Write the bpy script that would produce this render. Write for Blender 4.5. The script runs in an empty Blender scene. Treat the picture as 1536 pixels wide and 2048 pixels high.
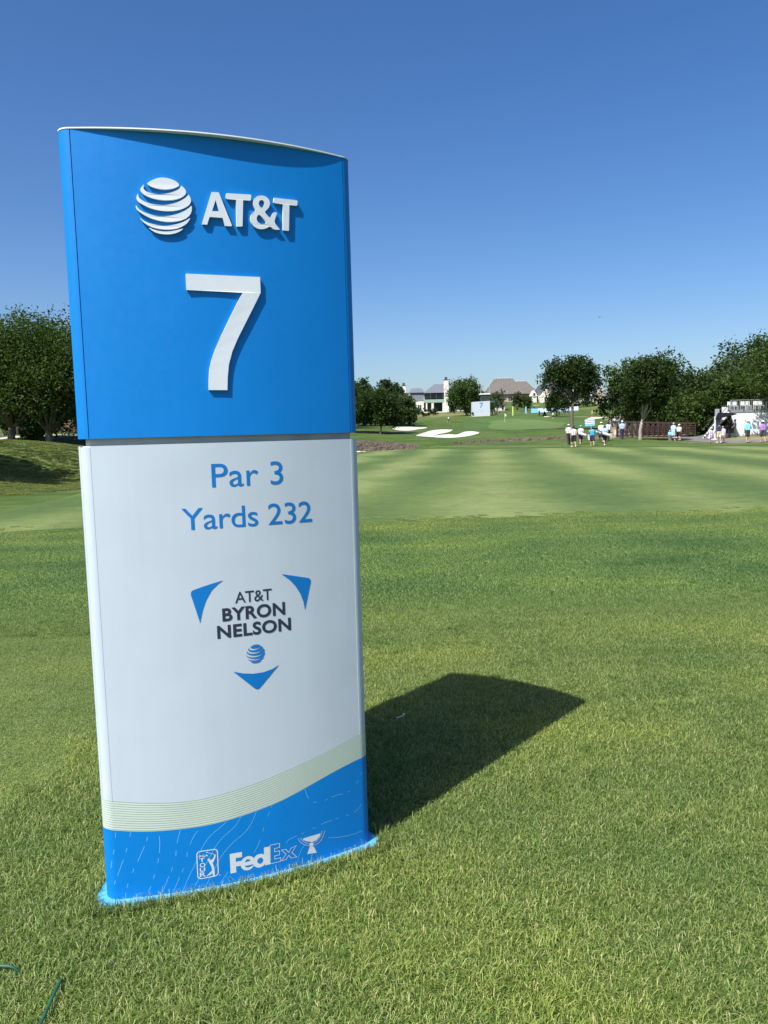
import bpy, bmesh, math, random
import numpy as np
from mathutils import Vector, Matrix
from mathutils.geometry import tessellate_polygon

# ------------------------------------------------------------------ camera, sky, sun, exposure
scn = bpy.context.scene
COL = scn.collection
PITCH, ROLL, CAM_H = 0.0978, -0.0268, 1.5
cam = bpy.data.cameras.new('camera'); cam.sensor_fit = 'HORIZONTAL'; cam.sensor_width = 36.0
cam.lens = 36.0 * 1556.2 / 1536.0; cam.clip_start = 0.05; cam.clip_end = 9000
cam_o = bpy.data.objects.new('camera', cam); COL.objects.link(cam_o); scn.camera = cam_o
_f = Vector((0, math.cos(PITCH), -math.sin(PITCH))); _u = Vector((0, math.sin(PITCH), math.cos(PITCH))); _r = Vector((1, 0, 0))
_c, _s = math.cos(ROLL), math.sin(ROLL)
_r2 = _r * _c + _u * _s; _u2 = _u * _c - _r * _s
cam_o.matrix_world = Matrix(((_r2.x, _u2.x, -_f.x, 0), (_r2.y, _u2.y, -_f.y, 0), (_r2.z, _u2.z, -_f.z, CAM_H), (0, 0, 0, 1)))

SUN_AZ, SUN_EL = math.radians(219.5), math.radians(52.5)
world = bpy.data.worlds.new('World'); scn.world = world; world.use_nodes = True
wn = world.node_tree
sky = wn.nodes.new('ShaderNodeTexSky'); sky.sky_type = 'NISHITA'; sky.sun_disc = False
sky.sun_elevation = SUN_EL; sky.sun_rotation = SUN_AZ
sky.air_density = 0.9; sky.dust_density = 2.0; sky.ozone_density = 2.5; sky.altitude = 200
_hs = wn.nodes.new('ShaderNodeHueSaturation'); _hs.inputs['Saturation'].default_value = 1.3; _hs.inputs['Hue'].default_value = 0.507
wn.links.new(sky.outputs[0], _hs.inputs['Color']); wn.links.new(_hs.outputs[0], wn.nodes['Background'].inputs[0])
wn.nodes['Background'].inputs[1].default_value = 0.109
sun = bpy.data.lights.new('sun', 'SUN'); sun.energy = 5.0; sun.angle = math.radians(0.5); sun.color = (1.0, 0.98, 0.95)
sun_o = bpy.data.objects.new('sun', sun); COL.objects.link(sun_o)
_sd = Vector((math.sin(SUN_AZ) * math.cos(SUN_EL), math.cos(SUN_AZ) * math.cos(SUN_EL), math.sin(SUN_EL)))
sun_o.rotation_euler = _sd.to_track_quat('Z', 'Y').to_euler(); sun_o.location = (-20, -30, 40)
scn.view_settings.view_transform = 'Standard'; scn.view_settings.look = 'None'
scn.view_settings.exposure = 0.55; scn.view_settings.gamma = 1.0; scn.view_settings.use_curve_mapping = False
scn.render.engine = 'CYCLES'
scn.cycles.max_bounces = 6; scn.cycles.transparent_max_bounces = 8; scn.cycles.diffuse_bounces = 3
scn.cycles.use_denoising = True

# ------------------------------------------------------------------ helpers
rng = np.random.default_rng(7); random.seed(7)

def tag(o, label=None, cat=None, group=None, kind=None):
    if label: o['label'] = label
    if cat: o['category'] = cat
    if group: o['group'] = group
    if kind: o['kind'] = kind
    return o

def empty(name, loc=(0, 0, 0), rz=0.0, parent=None):
    o = bpy.data.objects.new(name, None); COL.objects.link(o); o.location = loc; o.rotation_euler = (0, 0, rz)
    o.empty_display_size = 0.1
    if parent: o.parent = parent
    return o

def link(name, me, mats=None, parent=None, loc=None, rot=None):
    if mats is not None and len(me.materials) == 0:
        for m in (mats if isinstance(mats, (list, tuple)) else [mats]): me.materials.append(m)
    o = bpy.data.objects.new(name, me); COL.objects.link(o)
    if parent: o.parent = parent
    if loc is not None: o.location = loc
    if rot is not None: o.rotation_euler = rot
    return o

def mesh_np(name, V, F, smooth=False):
    """V (n,3); F (m,k) all same size"""
    V = np.asarray(V, np.float32); F = np.asarray(F, np.int32); m, k = F.shape
    me = bpy.data.meshes.new(name)
    me.vertices.add(len(V)); me.vertices.foreach_set('co', V.ravel())
    me.loops.add(m * k); me.loops.foreach_set('vertex_index', F.ravel())
    me.polygons.add(m); me.polygons.foreach_set('loop_start', np.arange(0, m * k, k, dtype=np.int32))
    me.polygons.foreach_set('loop_total', np.full(m, k, np.int32))
    if smooth: me.polygons.foreach_set('use_smooth', np.ones(m, bool))
    me.update(calc_edges=True); me.validate()
    return me

def fattr(me, name, arr, domain='FACE'):
    a = me.attributes.new(name, 'FLOAT', domain); a.data.foreach_set('value', np.asarray(arr, np.float32))

class MB:
    """collects simple shapes into one mesh"""
    def __init__(self): self.v = []; self.f = []; self.m = []; self.cur = 0
    def add(self, vs, fs):
        b = len(self.v); self.v += [tuple(p) for p in vs]; self.f += [tuple(b + i for i in q) for q in fs]; self.m += [self.cur] * len(fs); return self
    def box(self, x0, x1, y0, y1, z0, z1):
        v = [(x0, y0, z0), (x1, y0, z0), (x1, y1, z0), (x0, y1, z0), (x0, y0, z1), (x1, y0, z1), (x1, y1, z1), (x0, y1, z1)]
        return self.add(v, [(0, 3, 2, 1), (4, 5, 6, 7), (0, 1, 5, 4), (1, 2, 6, 5), (2, 3, 7, 6), (3, 0, 4, 7)])
    def bar(self, a, b, w, t=None, n=4, w2=None):
        """prism from a to b, n sides, half-width w (end w2)"""
        a = Vector(a); b = Vector(b); d = (b - a).normalized(); up = Vector((0, 0, 1)) if abs(d.z) < .95 else Vector((0, 1, 0))
        x = d.cross(up).normalized(); y = x.cross(d).normalized(); w2 = w if w2 is None else w2; t = t or w
        ph = math.pi / n if n == 4 else 0; k = math.sqrt(2) if n == 4 else 1
        vs = []
        for c, s in ((a, 1.0), (b, w2 / w)):
            for i in range(n):
                q = ph + 2 * math.pi * i / n; vs.append(c + x * math.cos(q) * w * k * s + y * math.sin(q) * t * k * s)
        fs = [(i, (i + 1) % n, n + (i + 1) % n, n + i) for i in range(n)] + [tuple(range(n - 1, -1, -1)), tuple(range(n, 2 * n))]
        return self.add(vs, fs)
    def tube(self, pts, rad, n=6):
        pts = [Vector(p) for p in pts]; vs = []; fs = []
        for i, p in enumerate(pts):
            d = (pts[min(i + 1, len(pts) - 1)] - pts[max(i - 1, 0)]).normalized()
            up = Vector((0, 0, 1)) if abs(d.z) < .9 else Vector((0, 1, 0)); x = d.cross(up).normalized(); y = x.cross(d)
            r = rad[i] if hasattr(rad, '__len__') else rad
            vs += [p + x * math.cos(2 * math.pi * k / n) * r + y * math.sin(2 * math.pi * k / n) * r for k in range(n)]
        for i in range(len(pts) - 1):
            fs += [(i * n + k, i * n + (k + 1) % n, (i + 1) * n + (k + 1) % n, (i + 1) * n + k) for k in range(n)]
        fs += [tuple(range(n - 1, -1, -1)), tuple(range((len(pts) - 1) * n, len(pts) * n))]
        return self.add(vs, fs)
    def prism(self, poly, z0, z1):
        n = len(poly); return self.add([(p[0], p[1], z0) for p in poly] + [(p[0], p[1], z1) for p in poly],
            [tuple(range(n - 1, -1, -1)), tuple(range(n, 2 * n))] + [(i, (i + 1) % n, n + (i + 1) % n, n + i) for i in range(n)])
    def ypoly(self, poly, y0, y1):
        """polygon in x,z extruded along y"""
        n = len(poly); return self.add([(p[0], y0, p[1]) for p in poly] + [(p[0], y1, p[1]) for p in poly],
            [tuple(range(n)), tuple(range(2 * n - 1, n - 1, -1))] + [(i, n + i, n + (i + 1) % n, (i + 1) % n) for i in range(n)])
    def dome(self, c, rx, ry, rz, a0=0.0, nu=10, nv=5):
        """upper part of an ellipsoid from elevation a0"""
        vs = []; fs = []
        for j in range(nv):
            t = a0 + (math.pi / 2 - a0) * j / nv
            vs += [(c[0] + rx * math.cos(t) * math.cos(2 * math.pi * i / nu), c[1] + ry * math.cos(t) * math.sin(2 * math.pi * i / nu), c[2] + rz * math.sin(t)) for i in range(nu)]
        vs.append((c[0], c[1], c[2] + rz)); k = len(vs) - 1
        for j in range(nv - 1): fs += [(j * nu + i, j * nu + (i + 1) % nu, (j + 1) * nu + (i + 1) % nu, (j + 1) * nu + i) for i in range(nu)]
        fs += [((nv - 1) * nu + i, (nv - 1) * nu + (i + 1) % nu, k) for i in range(nu)]; fs.append(tuple(range(nu - 1, -1, -1)))
        return self.add(vs, fs)
    def mesh(self, name, smooth=False):
        me = bpy.data.meshes.new(name); me.from_pydata(self.v, [], self.f)
        if any(self.m): me.polygons.foreach_set('material_index', self.m)
        if smooth: me.polygons.foreach_set('use_smooth', [True] * len(self.f))
        me.update(); return me
    def build(self, name, mats, parent=None, loc=None, rot=None, smooth=False):
        return link(name, self.mesh(name, smooth), mats, parent, loc, rot)

# ------------------------------------------------------------------ materials
MATS = {}
def nodes_of(name):
    m = bpy.data.materials.new(name); m.use_nodes = True; MATS[name] = m
    return m, m.node_tree, m.node_tree.nodes['Principled BSDF']

def N(nt, typ, **kw):
    n = nt.nodes.new(typ)
    for k, v in kw.items():
        if k.startswith('i_'): n.inputs[k[2:].replace('_', ' ')].default_value = v
        else: setattr(n, k, v)
    return n

def ramp(nt, stops, interp='LINEAR'):
    r = nt.nodes.new('ShaderNodeValToRGB'); r.color_ramp.interpolation = interp; e = r.color_ramp.elements
    while len(e) < len(stops): e.new(0.5)
    for i, (p, c) in enumerate(stops): e[i].position = p; e[i].color = (*c, 1) if len(c) == 3 else c
    return r

def mat(name, col, rough=0.6, var=0.12, scale=6.0, bump=0.0, bscale=40.0, metal=0.0, spec=0.5, coord='Object', stretch=(1, 1, 1)):
    """plain painted / built surface: base colour with soft procedural variation and fine relief"""
    if name in MATS: return MATS[name]
    m, nt, b = nodes_of(name); L = nt.links
    b.inputs['Roughness'].default_value = rough; b.inputs['Metallic'].default_value = metal; b.inputs['Specular IOR Level'].default_value = spec
    tc = N(nt, 'ShaderNodeTexCoord'); mp = N(nt, 'ShaderNodeMapping'); mp.inputs['Scale'].default_value = stretch
    L.new(tc.outputs[coord], mp.inputs[0])
    nz = N(nt, 'ShaderNodeTexNoise', i_Scale=scale, i_Detail=4.0); L.new(mp.outputs[0], nz.inputs['Vector'])
    lo = tuple(c * (1 - var) for c in col); hi = tuple(min(1, c * (1 + var)) for c in col)
    rp = ramp(nt, [(.3, lo), (.7, hi)]); L.new(nz.outputs['Fac'], rp.inputs[0]); L.new(rp.outputs[0], b.inputs['Base Color'])
    if bump:
        n2 = N(nt, 'ShaderNodeTexNoise', i_Scale=bscale, i_Detail=3.0); L.new(mp.outputs[0], n2.inputs['Vector'])
        bp = N(nt, 'ShaderNodeBump', i_Strength=bump, i_Distance=0.02); L.new(n2.outputs['Fac'], bp.inputs['Height']); L.new(bp.outputs[0], b.inputs['Normal'])
    return m

def leaf_mat(name, dark, mid, light, trans=0.3):
    m, nt, b = nodes_of(name); L = nt.links
    at_ = N(nt, 'ShaderNodeAttribute', attribute_name='rnd')
    rp = ramp(nt, [(0, dark), (.55, mid), (1, light)]); L.new(at_.outputs['Fac'], rp.inputs[0])
    L.new(rp.outputs[0], b.inputs['Base Color']); b.inputs['Roughness'].default_value = 0.7; b.inputs['Specular IOR Level'].default_value = 0.12
    tr = N(nt, 'ShaderNodeBsdfTranslucent'); mx = N(nt, 'ShaderNodeMixShader'); mx.inputs[0].default_value = trans
    hs = N(nt, 'ShaderNodeHueSaturation'); hs.inputs['Saturation'].default_value = 1.15; hs.inputs['Value'].default_value = 1.3
    L.new(rp.outputs[0], hs.inputs['Color']); L.new(hs.outputs[0], tr.inputs[0])
    L.new(b.outputs[0], mx.inputs[1]); L.new(tr.outputs[0], mx.inputs[2])
    L.new(mx.outputs[0], nt.nodes['Material Output'].inputs[0])
    return m

# ------------------------------------------------------------------ terrain
CP = np.array([(-16.137,33,1.371),(-15.766,35,1.439),(-14.148,36,1.359),(-19.875,34,1.54),(-33.178,60,1.291),(-19.448,42,1.547),(-17.917,42,1.533),(-24.1,60,2.119),(-22.332,62,2.071),(-30.236,62,2.361),(-2.278,70,0.059),(1.641,72.5,0.179),(4.647,76,0.279),(10.272,82,0.514),(17.196,80,0.55),(21.204,76,0.565),(24.437,74,0.63),(-3.267,102,1.157),(1.008,100,0.668),(5.315,97,0.206),(8.599,99,0.411),(14.091,102,0.758),(21.498,100,0.95),(-10.916,104,1.22),(-21.087,105,1.486),(-1.115,128,2.374),(4.976,138,2.541),(9.812,117,1.489),(14.768,124,1.846),(6.502,106,0.811),(1.22,118,1.721),(21.453,142,1.955),(27.661,146,2.097),(33.218,150,2.653),(31.989,203,4.051),(20.233,190,4.146),(38.436,190,3.541),(18.193,213,4.586),(26.283,225,6.142),(32.023,228,6.494),(15.865,285,9.288),(28.591,285,9.13),(5.663,240,6.438),(-3.831,180,4.048),(46.212,232,6.807),(58.06,232,7.079),(46.34,208,5.468),(27.02,112,1.661),(57.784,215,4.929),(48.352,165,3.292),(38.596,130,1.99),(39.93,150,2.474),(80.488,270,10.554),(75.308,235,7.457),(83.142,305,11.548),(59.72,295,10.65),(43.906,290,10.154),(50.25,165,3.451),(29.723,73,0.259),(28.021,76,0.286),(30.29,67,0.109),(33.348,74,0.628),(37.059,75,0.911),(31.578,67,0.118),(40.133,75,0.877),(32.16,76,0.321),(28.112,79,0.618),(36.633,90,0.831),(37.727,110,1.43),(46.796,115,1.67),(54.146,115,1.986),(63.635,125,2.694),(56.683,100,1.667),(65.085,160,3.464),(72.403,200,4.828),(100.471,200,6.362),(-14,-12,0),(-14,0,0),(-14,10,0),(-14,20,0),(-14,32,0),(-14,45,0),(-7,-12,0),(-7,0,0),(-7,10,0),(-7,20,0),(-7,32,0),(-7,45,0),(0,-12,0),(0,0,0),(0,10,0),(0,20,0),(0,32,0),(0,45,0),(7,-12,0),(7,0,0),(7,10,0),(7,20,0),(7,32,0),(7,45,0),(14,-12,0),(14,0,0),(14,10,0),(14,20,0),(14,32,0),(14,45,0),(25,-12,0),(25,0,0),(25,10,0),(25,20,0),(25,32,0),(25,45,0),(-12,57,0.05),(0,57,0.05),(10,57,0.05),(20,57,0.05),(-25,22,0.9),(-30,10,1),(-30,-10,0.8),(-16,27,0.6),(-13,24,0.15),(-10,40,0.5),(-8,55,0.4),(40,30,0.3),(40,0,0),(40,-12,0),(-20,60,1.5),(-8,78,-1),(-3,78,-0.9),(1,79,-0.6),(4,80.5,-0.1),(-5,66,0.1),(8,66,0.1),(20,64,0.1),(-60,60,2.2),(-60,100,3),(-40,130,4),(-80,200,7),(-80,300,10),(80,100,5),(80,60,3),(120,200,11),(120,300,13),(60,300,12.5),(0,300,9.8),(-40,300,9.5),(-200,400,12),(-100,400,12),(0,400,12),(100,400,12),(200,400,12),(-300,500,12),(-150,500,12),(150,500,12),(300,500,12),(-250,0,2),(250,0,4),(-250,200,6),(250,200,12),(-250,-60,1),(250,-60,2),(0,-60,0)])
def _phi(r2): return np.where(r2 > 0, .5 * r2 * np.log(np.maximum(r2, 1e-12)), 0)
def _solve():
    X = CP[:, :2] / 50.; n = len(X); d2 = ((X[:, None] - X[None]) ** 2).sum(-1)
    A = np.zeros((n + 3, n + 3)); A[:n, :n] = _phi(d2) + np.eye(n) * 30e-4; A[:n, n] = 1; A[:n, n + 1:] = X; A[n, :n] = 1; A[n + 1:, :n] = X.T
    return np.linalg.solve(A, np.r_[CP[:, 2], 0, 0, 0])
WT = _solve()
CR = np.array([(-220,108),(-60,101),(-9,91.5),(0,90.5),(8,91),(16,92),(21,90),(25,84),(30,83.5),(33.5,91),(46,112),(60,140),(80,175)])
def creek(x, y, dw=0.0):
    d = np.full(x.shape, 1e9)
    for a, b in zip(CR[:-1], CR[1:]):
        v = b - a; t = np.clip(((x - a[0]) * v[0] + (y - a[1]) * v[1]) / (v @ v), 0, 1); d = np.minimum(d, np.hypot(x - a[0] - t * v[0], y - a[1] - t * v[1]))
    w = np.interp(x, [-10, 0, 5, 9, 16, 22, 26, 60], [10, 9.5, 6.5, 7.5, 8, 6, 4.2, 4.2])
    w = w + dw; k = np.clip((w - d) / (w * .55), 0, 1); return k * k * (3 - 2 * k)
def terrain(x, y):
    x = np.atleast_1d(np.asarray(x, float)); y = np.atleast_1d(np.asarray(y, float))
    X = np.stack([x, y], -1) / 50.; n = len(CP); Q = CP[:, :2] / 50.; out = np.empty(len(X))
    for i in range(0, len(X), 20000):
        d2 = ((X[i:i + 20000, None] - Q[None]) ** 2).sum(-1); out[i:i + 20000] = _phi(d2) @ WT[:n] + WT[n] + X[i:i + 20000] @ WT[n + 1:]
    far = np.clip((np.hypot(x, y) - 330) / 200, 0, 1); far = far * far * (3 - 2 * far)
    near = 1 - np.clip((np.hypot(x, np.maximum(y - 20, 0) * .6) - 8) / 7, 0, 1); near = near * near * (3 - 2 * near)
    b = (np.clip(out, -1, 16) * (1 - far) + 12 * far) * (1 - near); k = creek(x, y)
    return b * (1 - k) - 1.9 * k
def tz(x, y): return float(terrain(x, y)[0])

def inside(px, py, poly):
    poly = np.asarray(poly, float); r = np.zeros(px.shape, bool); j = len(poly) - 1
    for i in range(len(poly)):
        c = ((poly[i, 1] > py) != (poly[j, 1] > py)) & (px < (poly[j, 0] - poly[i, 0]) * (py - poly[i, 1]) / (poly[j, 1] - poly[i, 1] + 1e-12) + poly[i, 0]); r ^= c; j = i
    return r

def vnoise(x, y, s, seed=0):
    """cheap smooth noise for geometry"""
    r = np.random.default_rng(seed); o = np.zeros(np.shape(x))
    for k in range(5):
        a = r.uniform(0, 6.28); f = s * r.uniform(.6, 1.9); o = o + np.sin((x * math.cos(a) + y * math.sin(a)) * f + r.uniform(0, 6.28))
    return o / 5

# ground sheet ------------------------------------------------------
def grass_ground_mat():
    m, nt, b = nodes_of('rough_grass_ground'); L = nt.links
    ge = N(nt, 'ShaderNodeNewGeometry'); pos = ge.outputs['Position']
    def nz(scale, detail=4.0, st=(1, 1, 1), rough=.55):
        mp = N(nt, 'ShaderNodeMapping'); mp.inputs['Scale'].default_value = st; L.new(pos, mp.inputs[0])
        n = N(nt, 'ShaderNodeTexNoise', i_Scale=scale, i_Detail=detail, i_Roughness=rough); L.new(mp.outputs[0], n.inputs['Vector']); return n.outputs['Fac']
    def mix(fac, a, c, bt='MIX'):
        x = N(nt, 'ShaderNodeMix', data_type='RGBA', blend_type=bt)
        if isinstance(fac, float): x.inputs[0].default_value = fac
        else: L.new(fac, x.inputs[0])
        for s, q in ((6, a), (7, c)):
            if isinstance(q, tuple): x.inputs[s].default_value = (*q, 1)
            else: L.new(q, x.inputs[s])
        return x.outputs[2]
    r1 = ramp(nt, [(.3, (.045, .085, .016)), (.5, (.075, .12, .025)), (.72, (.115, .155, .038))]); L.new(nz(.35, 6, (.6, 1, 1)), r1.inputs[0])
    fine = ramp(nt, [(.25, (.45, .45, .45)), (.75, (1.35, 1.35, 1.35))]); L.new(nz(28, 5), fine.inputs[0])
    mid = ramp(nt, [(.3, (.72, .72, .72)), (.7, (1.2, 1.2, 1.2))]); L.new(nz(2.2, 5, (.5, 1, 1)), mid.inputs[0])
    c = mix(1.0, mix(1.0, r1.outputs[0], fine.outputs[0], 'MULTIPLY'), mid.outputs[0], 'MULTIPLY')
    dry = N(nt, 'ShaderNodeAttribute', attribute_name='dry'); dc = ramp(nt, [(.35, (.17, .165, .07)), (.65, (.28, .24, .11))]); L.new(nz(.9, 6, (.5, 1, 1), .7), dc.inputs[0])
    md = N(nt, 'ShaderNodeMath', operation='MULTIPLY'); L.new(dry.outputs['Fac'], md.inputs[0])
    dn = ramp(nt, [(.28, (0, 0, 0)), (.5, (1, 1, 1))]); L.new(nz(.5, 5, (.4, 1, 1), .7), dn.inputs[0]); L.new(dn.outputs[0], md.inputs[1])
    c = mix(md.outputs[0], c, dc.outputs[0])
    dirt = N(nt, 'ShaderNodeAttribute', attribute_name='dirt'); ec = ramp(nt, [(.3, (.03, .024, .019)), (.5, (.085, .068, .053)), (.75, (.19, .155, .12))]); L.new(nz(1.6, 8, (1, 1, 2.5), .7), ec.inputs[0])
    ad = N(nt, 'ShaderNodeMath', operation='ADD'); L.new(dirt.outputs['Fac'], ad.inputs[0]); sb = N(nt, 'ShaderNodeMath', operation='MULTIPLY_ADD'); L.new(nz(1.1, 5), sb.inputs[0]); sb.inputs[1].default_value = .8; sb.inputs[2].default_value = -.4
    L.new(sb.outputs[0], ad.inputs[1]); st = ramp(nt, [(.42, (0, 0, 0)), (.52, (1, 1, 1))]); L.new(ad.outputs[0], st.inputs[0])
    c = mix(st.outputs[0], c, ec.outputs[0])
    L.new(c, b.inputs['Base Color']); b.inputs['Roughness'].default_value = .9; b.inputs['Specular IOR Level'].default_value = .15
    bp = N(nt, 'ShaderNodeBump', i_Strength=.55, i_Distance=.03); L.new(nz(30, 4), bp.inputs['Height']); L.new(bp.outputs[0], b.inputs['Normal'])
    return m

def lawn_mat(name, c0, c1, c2, stripe=None, fine=60.0, amp=.25, bump=.25):
    m, nt, b = nodes_of(name); L = nt.links
    ge = N(nt, 'ShaderNodeNewGeometry'); pos = ge.outputs['Position']
    def nz(scale, st=(1, 1, 1), detail=5.0):
        mp = N(nt, 'ShaderNodeMapping'); mp.inputs['Scale'].default_value = st; L.new(pos, mp.inputs[0])
        n = N(nt, 'ShaderNodeTexNoise', i_Scale=scale, i_Detail=detail, i_Roughness=.6); L.new(mp.outputs[0], n.inputs['Vector']); return n.outputs['Fac']
    r = ramp(nt, [(.3, c0), (.5, c1), (.7, c2)])
    fac = nz(.16, (1, .5, 1))
    if stripe:
        dx, period = stripe
        sp = N(nt, 'ShaderNodeSeparateXYZ'); L.new(pos, sp.inputs[0])
        a = N(nt, 'ShaderNodeMath', operation='MULTIPLY_ADD'); L.new(sp.outputs[1], a.inputs[0]); a.inputs[1].default_value = -dx; L.new(sp.outputs[0], a.inputs[2])
        w = N(nt, 'ShaderNodeMath', operation='MULTIPLY_ADD'); L.new(nz(.12), w.inputs[0]); w.inputs[1].default_value = 2.2; L.new(a.outputs[0], w.inputs[2])
        s_ = N(nt, 'ShaderNodeMath', operation='MULTIPLY'); L.new(w.outputs[0], s_.inputs[0]); s_.inputs[1].default_value = 2 * math.pi / period
        sn = N(nt, 'ShaderNodeMath', operation='SINE'); L.new(s_.outputs[0], sn.inputs[0])
        k = N(nt, 'ShaderNodeMath', operation='MULTIPLY_ADD'); L.new(sn.outputs[0], k.inputs[0]); k.inputs[1].default_value = .17; L.new(fac, k.inputs[2]); fac = k.outputs[0]
    L.new(fac, r.inputs[0])
    fr = ramp(nt, [(.2, (1 - amp,) * 3), (.8, (1 + amp,) * 3)]); L.new(nz(fine, (.6, 1, 1)), fr.inputs[0])
    mr = ramp(nt, [(.25, (.88,) * 3), (.75, (1.1,) * 3)]); L.new(nz(1.3, (.35, 1.6, 1)), mr.inputs[0])
    gr = ramp(nt, [(.28, (.74,) * 3), (.72, (1.28,) * 3)]); L.new(nz(5.5, (.55, 1.0, 1), 8.0), gr.inputs[0])
    g2 = N(nt, 'ShaderNodeMix', data_type='RGBA', blend_type='MULTIPLY'); g2.inputs[0].default_value = .85; L.new(fr.outputs[0], g2.inputs[6]); L.new(gr.outputs[0], g2.inputs[7])
    x = N(nt, 'ShaderNodeMix', data_type='RGBA', blend_type='MULTIPLY'); x.inputs[0].default_value = 1; L.new(r.outputs[0], x.inputs[6]); L.new(g2.outputs[2], x.inputs[7])
    y = N(nt, 'ShaderNodeMix', data_type='RGBA', blend_type='MULTIPLY'); y.inputs[0].default_value = 1; L.new(x.outputs[2], y.inputs[6]); L.new(mr.outputs[0], y.inputs[7])
    L.new(y.outputs[2], b.inputs['Base Color']); b.inputs['Roughness'].default_value = .85; b.inputs['Specular IOR Level'].default_value = .2
    bp = N(nt, 'ShaderNodeBump', i_Strength=bump, i_Distance=.015); L.new(nz(fine, (.7, 1, 1)), bp.inputs['Height']); L.new(bp.outputs[0], b.inputs['Normal'])
    return m

def build_ground():
    Y = np.concatenate([np.linspace(-400, -20, 12), np.linspace(-18, 0, 12), np.linspace(.4, 20, 60), np.linspace(20.7, 70, 70), np.linspace(70.35, 110, 116), np.linspace(111.5, 330, 120), np.geomspace(335, 4000, 40)])
    s = np.linspace(-1, 1, 331); s = np.sign(s) * (np.abs(s) ** 1.25)
    hw = np.maximum(55, .78 * np.abs(Y) + 25); hw = np.where(Y < 0, np.maximum(300, hw), hw)
    X = s[None] * hw[:, None]; YY = np.repeat(Y[:, None], len(s), 1)
    x, y = X.ravel(), YY.ravel(); z = terrain(x, y)
    k = creek(x, y)
    rough = (1 - np.clip((26 - np.abs(y - 93)) / 6, 0, 1)) * 0
    z = z + np.clip(k * 4, 0, 1) * (1 - k * .5) * .22 * vnoise(x, y, 2.3, 3) + np.clip(k * 4, 0, 1) * .10 * vnoise(x, y, 6, 4)
    z = z + np.clip((np.hypot(x, y) - 25) / 20, 0, 1) * .05 * vnoise(x, y, .5, 5)
    R, Cn = X.shape; i = np.arange(R * Cn).reshape(R, Cn)
    F = np.stack([i[:-1, :-1], i[:-1, 1:], i[1:, 1:], i[1:, :-1]], -1).reshape(-1, 4)
    me = mesh_np('ground', np.stack([x, y, z], 1), F, True)
    def blob(cx, cy, rx, ry): return np.exp(-(((x - cx) / rx) ** 2 + ((y - cy) / ry) ** 2))
    dry = np.clip(1.0 * blob(-13.5, 28.2, 4.5, 1.6) + .22 * blob(-17, 37, 6, 4) + 1.1 * blob(33, 69, 5, 5) + .9 * blob(20, 262, 18, 22) + .5 * blob(75, 250, 25, 10) + .8 * blob(30, 83, 4, 6), 0, 1)
    fattr(me, 'dry', dry, 'POINT')
    far = np.clip((y - 84) / 3, 0, 1)
    ycl = np.interp(x, CR[:9, 0], CR[:9, 1]); farside = y > ycl
    kf = creek(x, y, 1.5) * 4.5 * np.interp(x, [2.5, 5, 8, 10.5, 14, 26], [1, 0, 0, .55, .4, .35])
    fattr(me, 'dirt', np.clip(np.where(farside, np.maximum(kf, k * .8), k * 1.2), 0, 1) * np.clip((x + 150) / 40, 0, 1), 'POINT')
    o = link('ground', me, grass_ground_mat()); tag(o, kind='structure')
    return o
build_ground()

def sheet(name, poly, mtl, off, step, edge_z=None, sink=0.0):
    """a surface patch following the terrain inside a polygon outline, with a clean border"""
    P = np.asarray(poly, float); Q = []
    for a, b in zip(P, np.roll(P, -1, 0)):
        n = max(1, int(np.hypot(*(b - a)) / step)); Q += [a + (b - a) * t for t in np.arange(n) / n]
    Q = np.array(Q); bm = bmesh.new()
    vs = [bm.verts.new((p[0], p[1], 0)) for p in Q]; bm.faces.new(vs)
    bmesh.ops.triangulate(bm, faces=bm.faces[:])
    lo, hi = P.min(0), P.max(0)
    for ax in (0, 1):
        for c in np.arange(lo[ax] + step, hi[ax], step):
            co = [0, 0, 0]; no = [0, 0, 0]; co[ax] = c; no[ax] = 1
            bmesh.ops.bisect_plane(bm, geom=bm.verts[:] + bm.edges[:] + bm.faces[:], plane_co=co, plane_no=no)
    bm.normal_update()
    xy = np.array([v.co[:2] for v in bm.verts]); z = terrain(xy[:, 0], xy[:, 1]) + off * (np.clip((xy[:, 1] - 12.5) / 9, .25, 1) if name == 'tee_lawn' else 1.0) + np.clip((np.hypot(xy[:, 0], xy[:, 1]) - 25) / 20, 0, 1) * .05 * vnoise(xy[:, 0], xy[:, 1], .5, 5)
    if sink:
        d = np.full(len(xy), 1e9)
        for a, b in zip(P, np.roll(P, -1, 0)):
            v = b - a; t = np.clip(((xy - a) @ v) / (v @ v + 1e-9), 0, 1); d = np.minimum(d, np.hypot(*(xy - a - t[:, None] * v).T))
        z = z + np.minimum(d, 1.0) * sink
    for v, q in zip(bm.verts, z): v.co.z = q
    for f in bm.faces:
        if f.normal.z < 0: f.normal_flip()
        f.smooth = True
    me = bpy.data.meshes.new(name); bm.to_mesh(me); bm.free()
    return tag(link(name, me, mtl), kind='structure')

def smooth_poly(p, it=2):
    p = np.asarray(p, float)
    for _ in range(it):
        q = np.roll(p, -1, 0); p = np.stack([p * .75 + q * .25, p * .25 + q * .75], 1).reshape(-1, 2)
    return p

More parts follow.
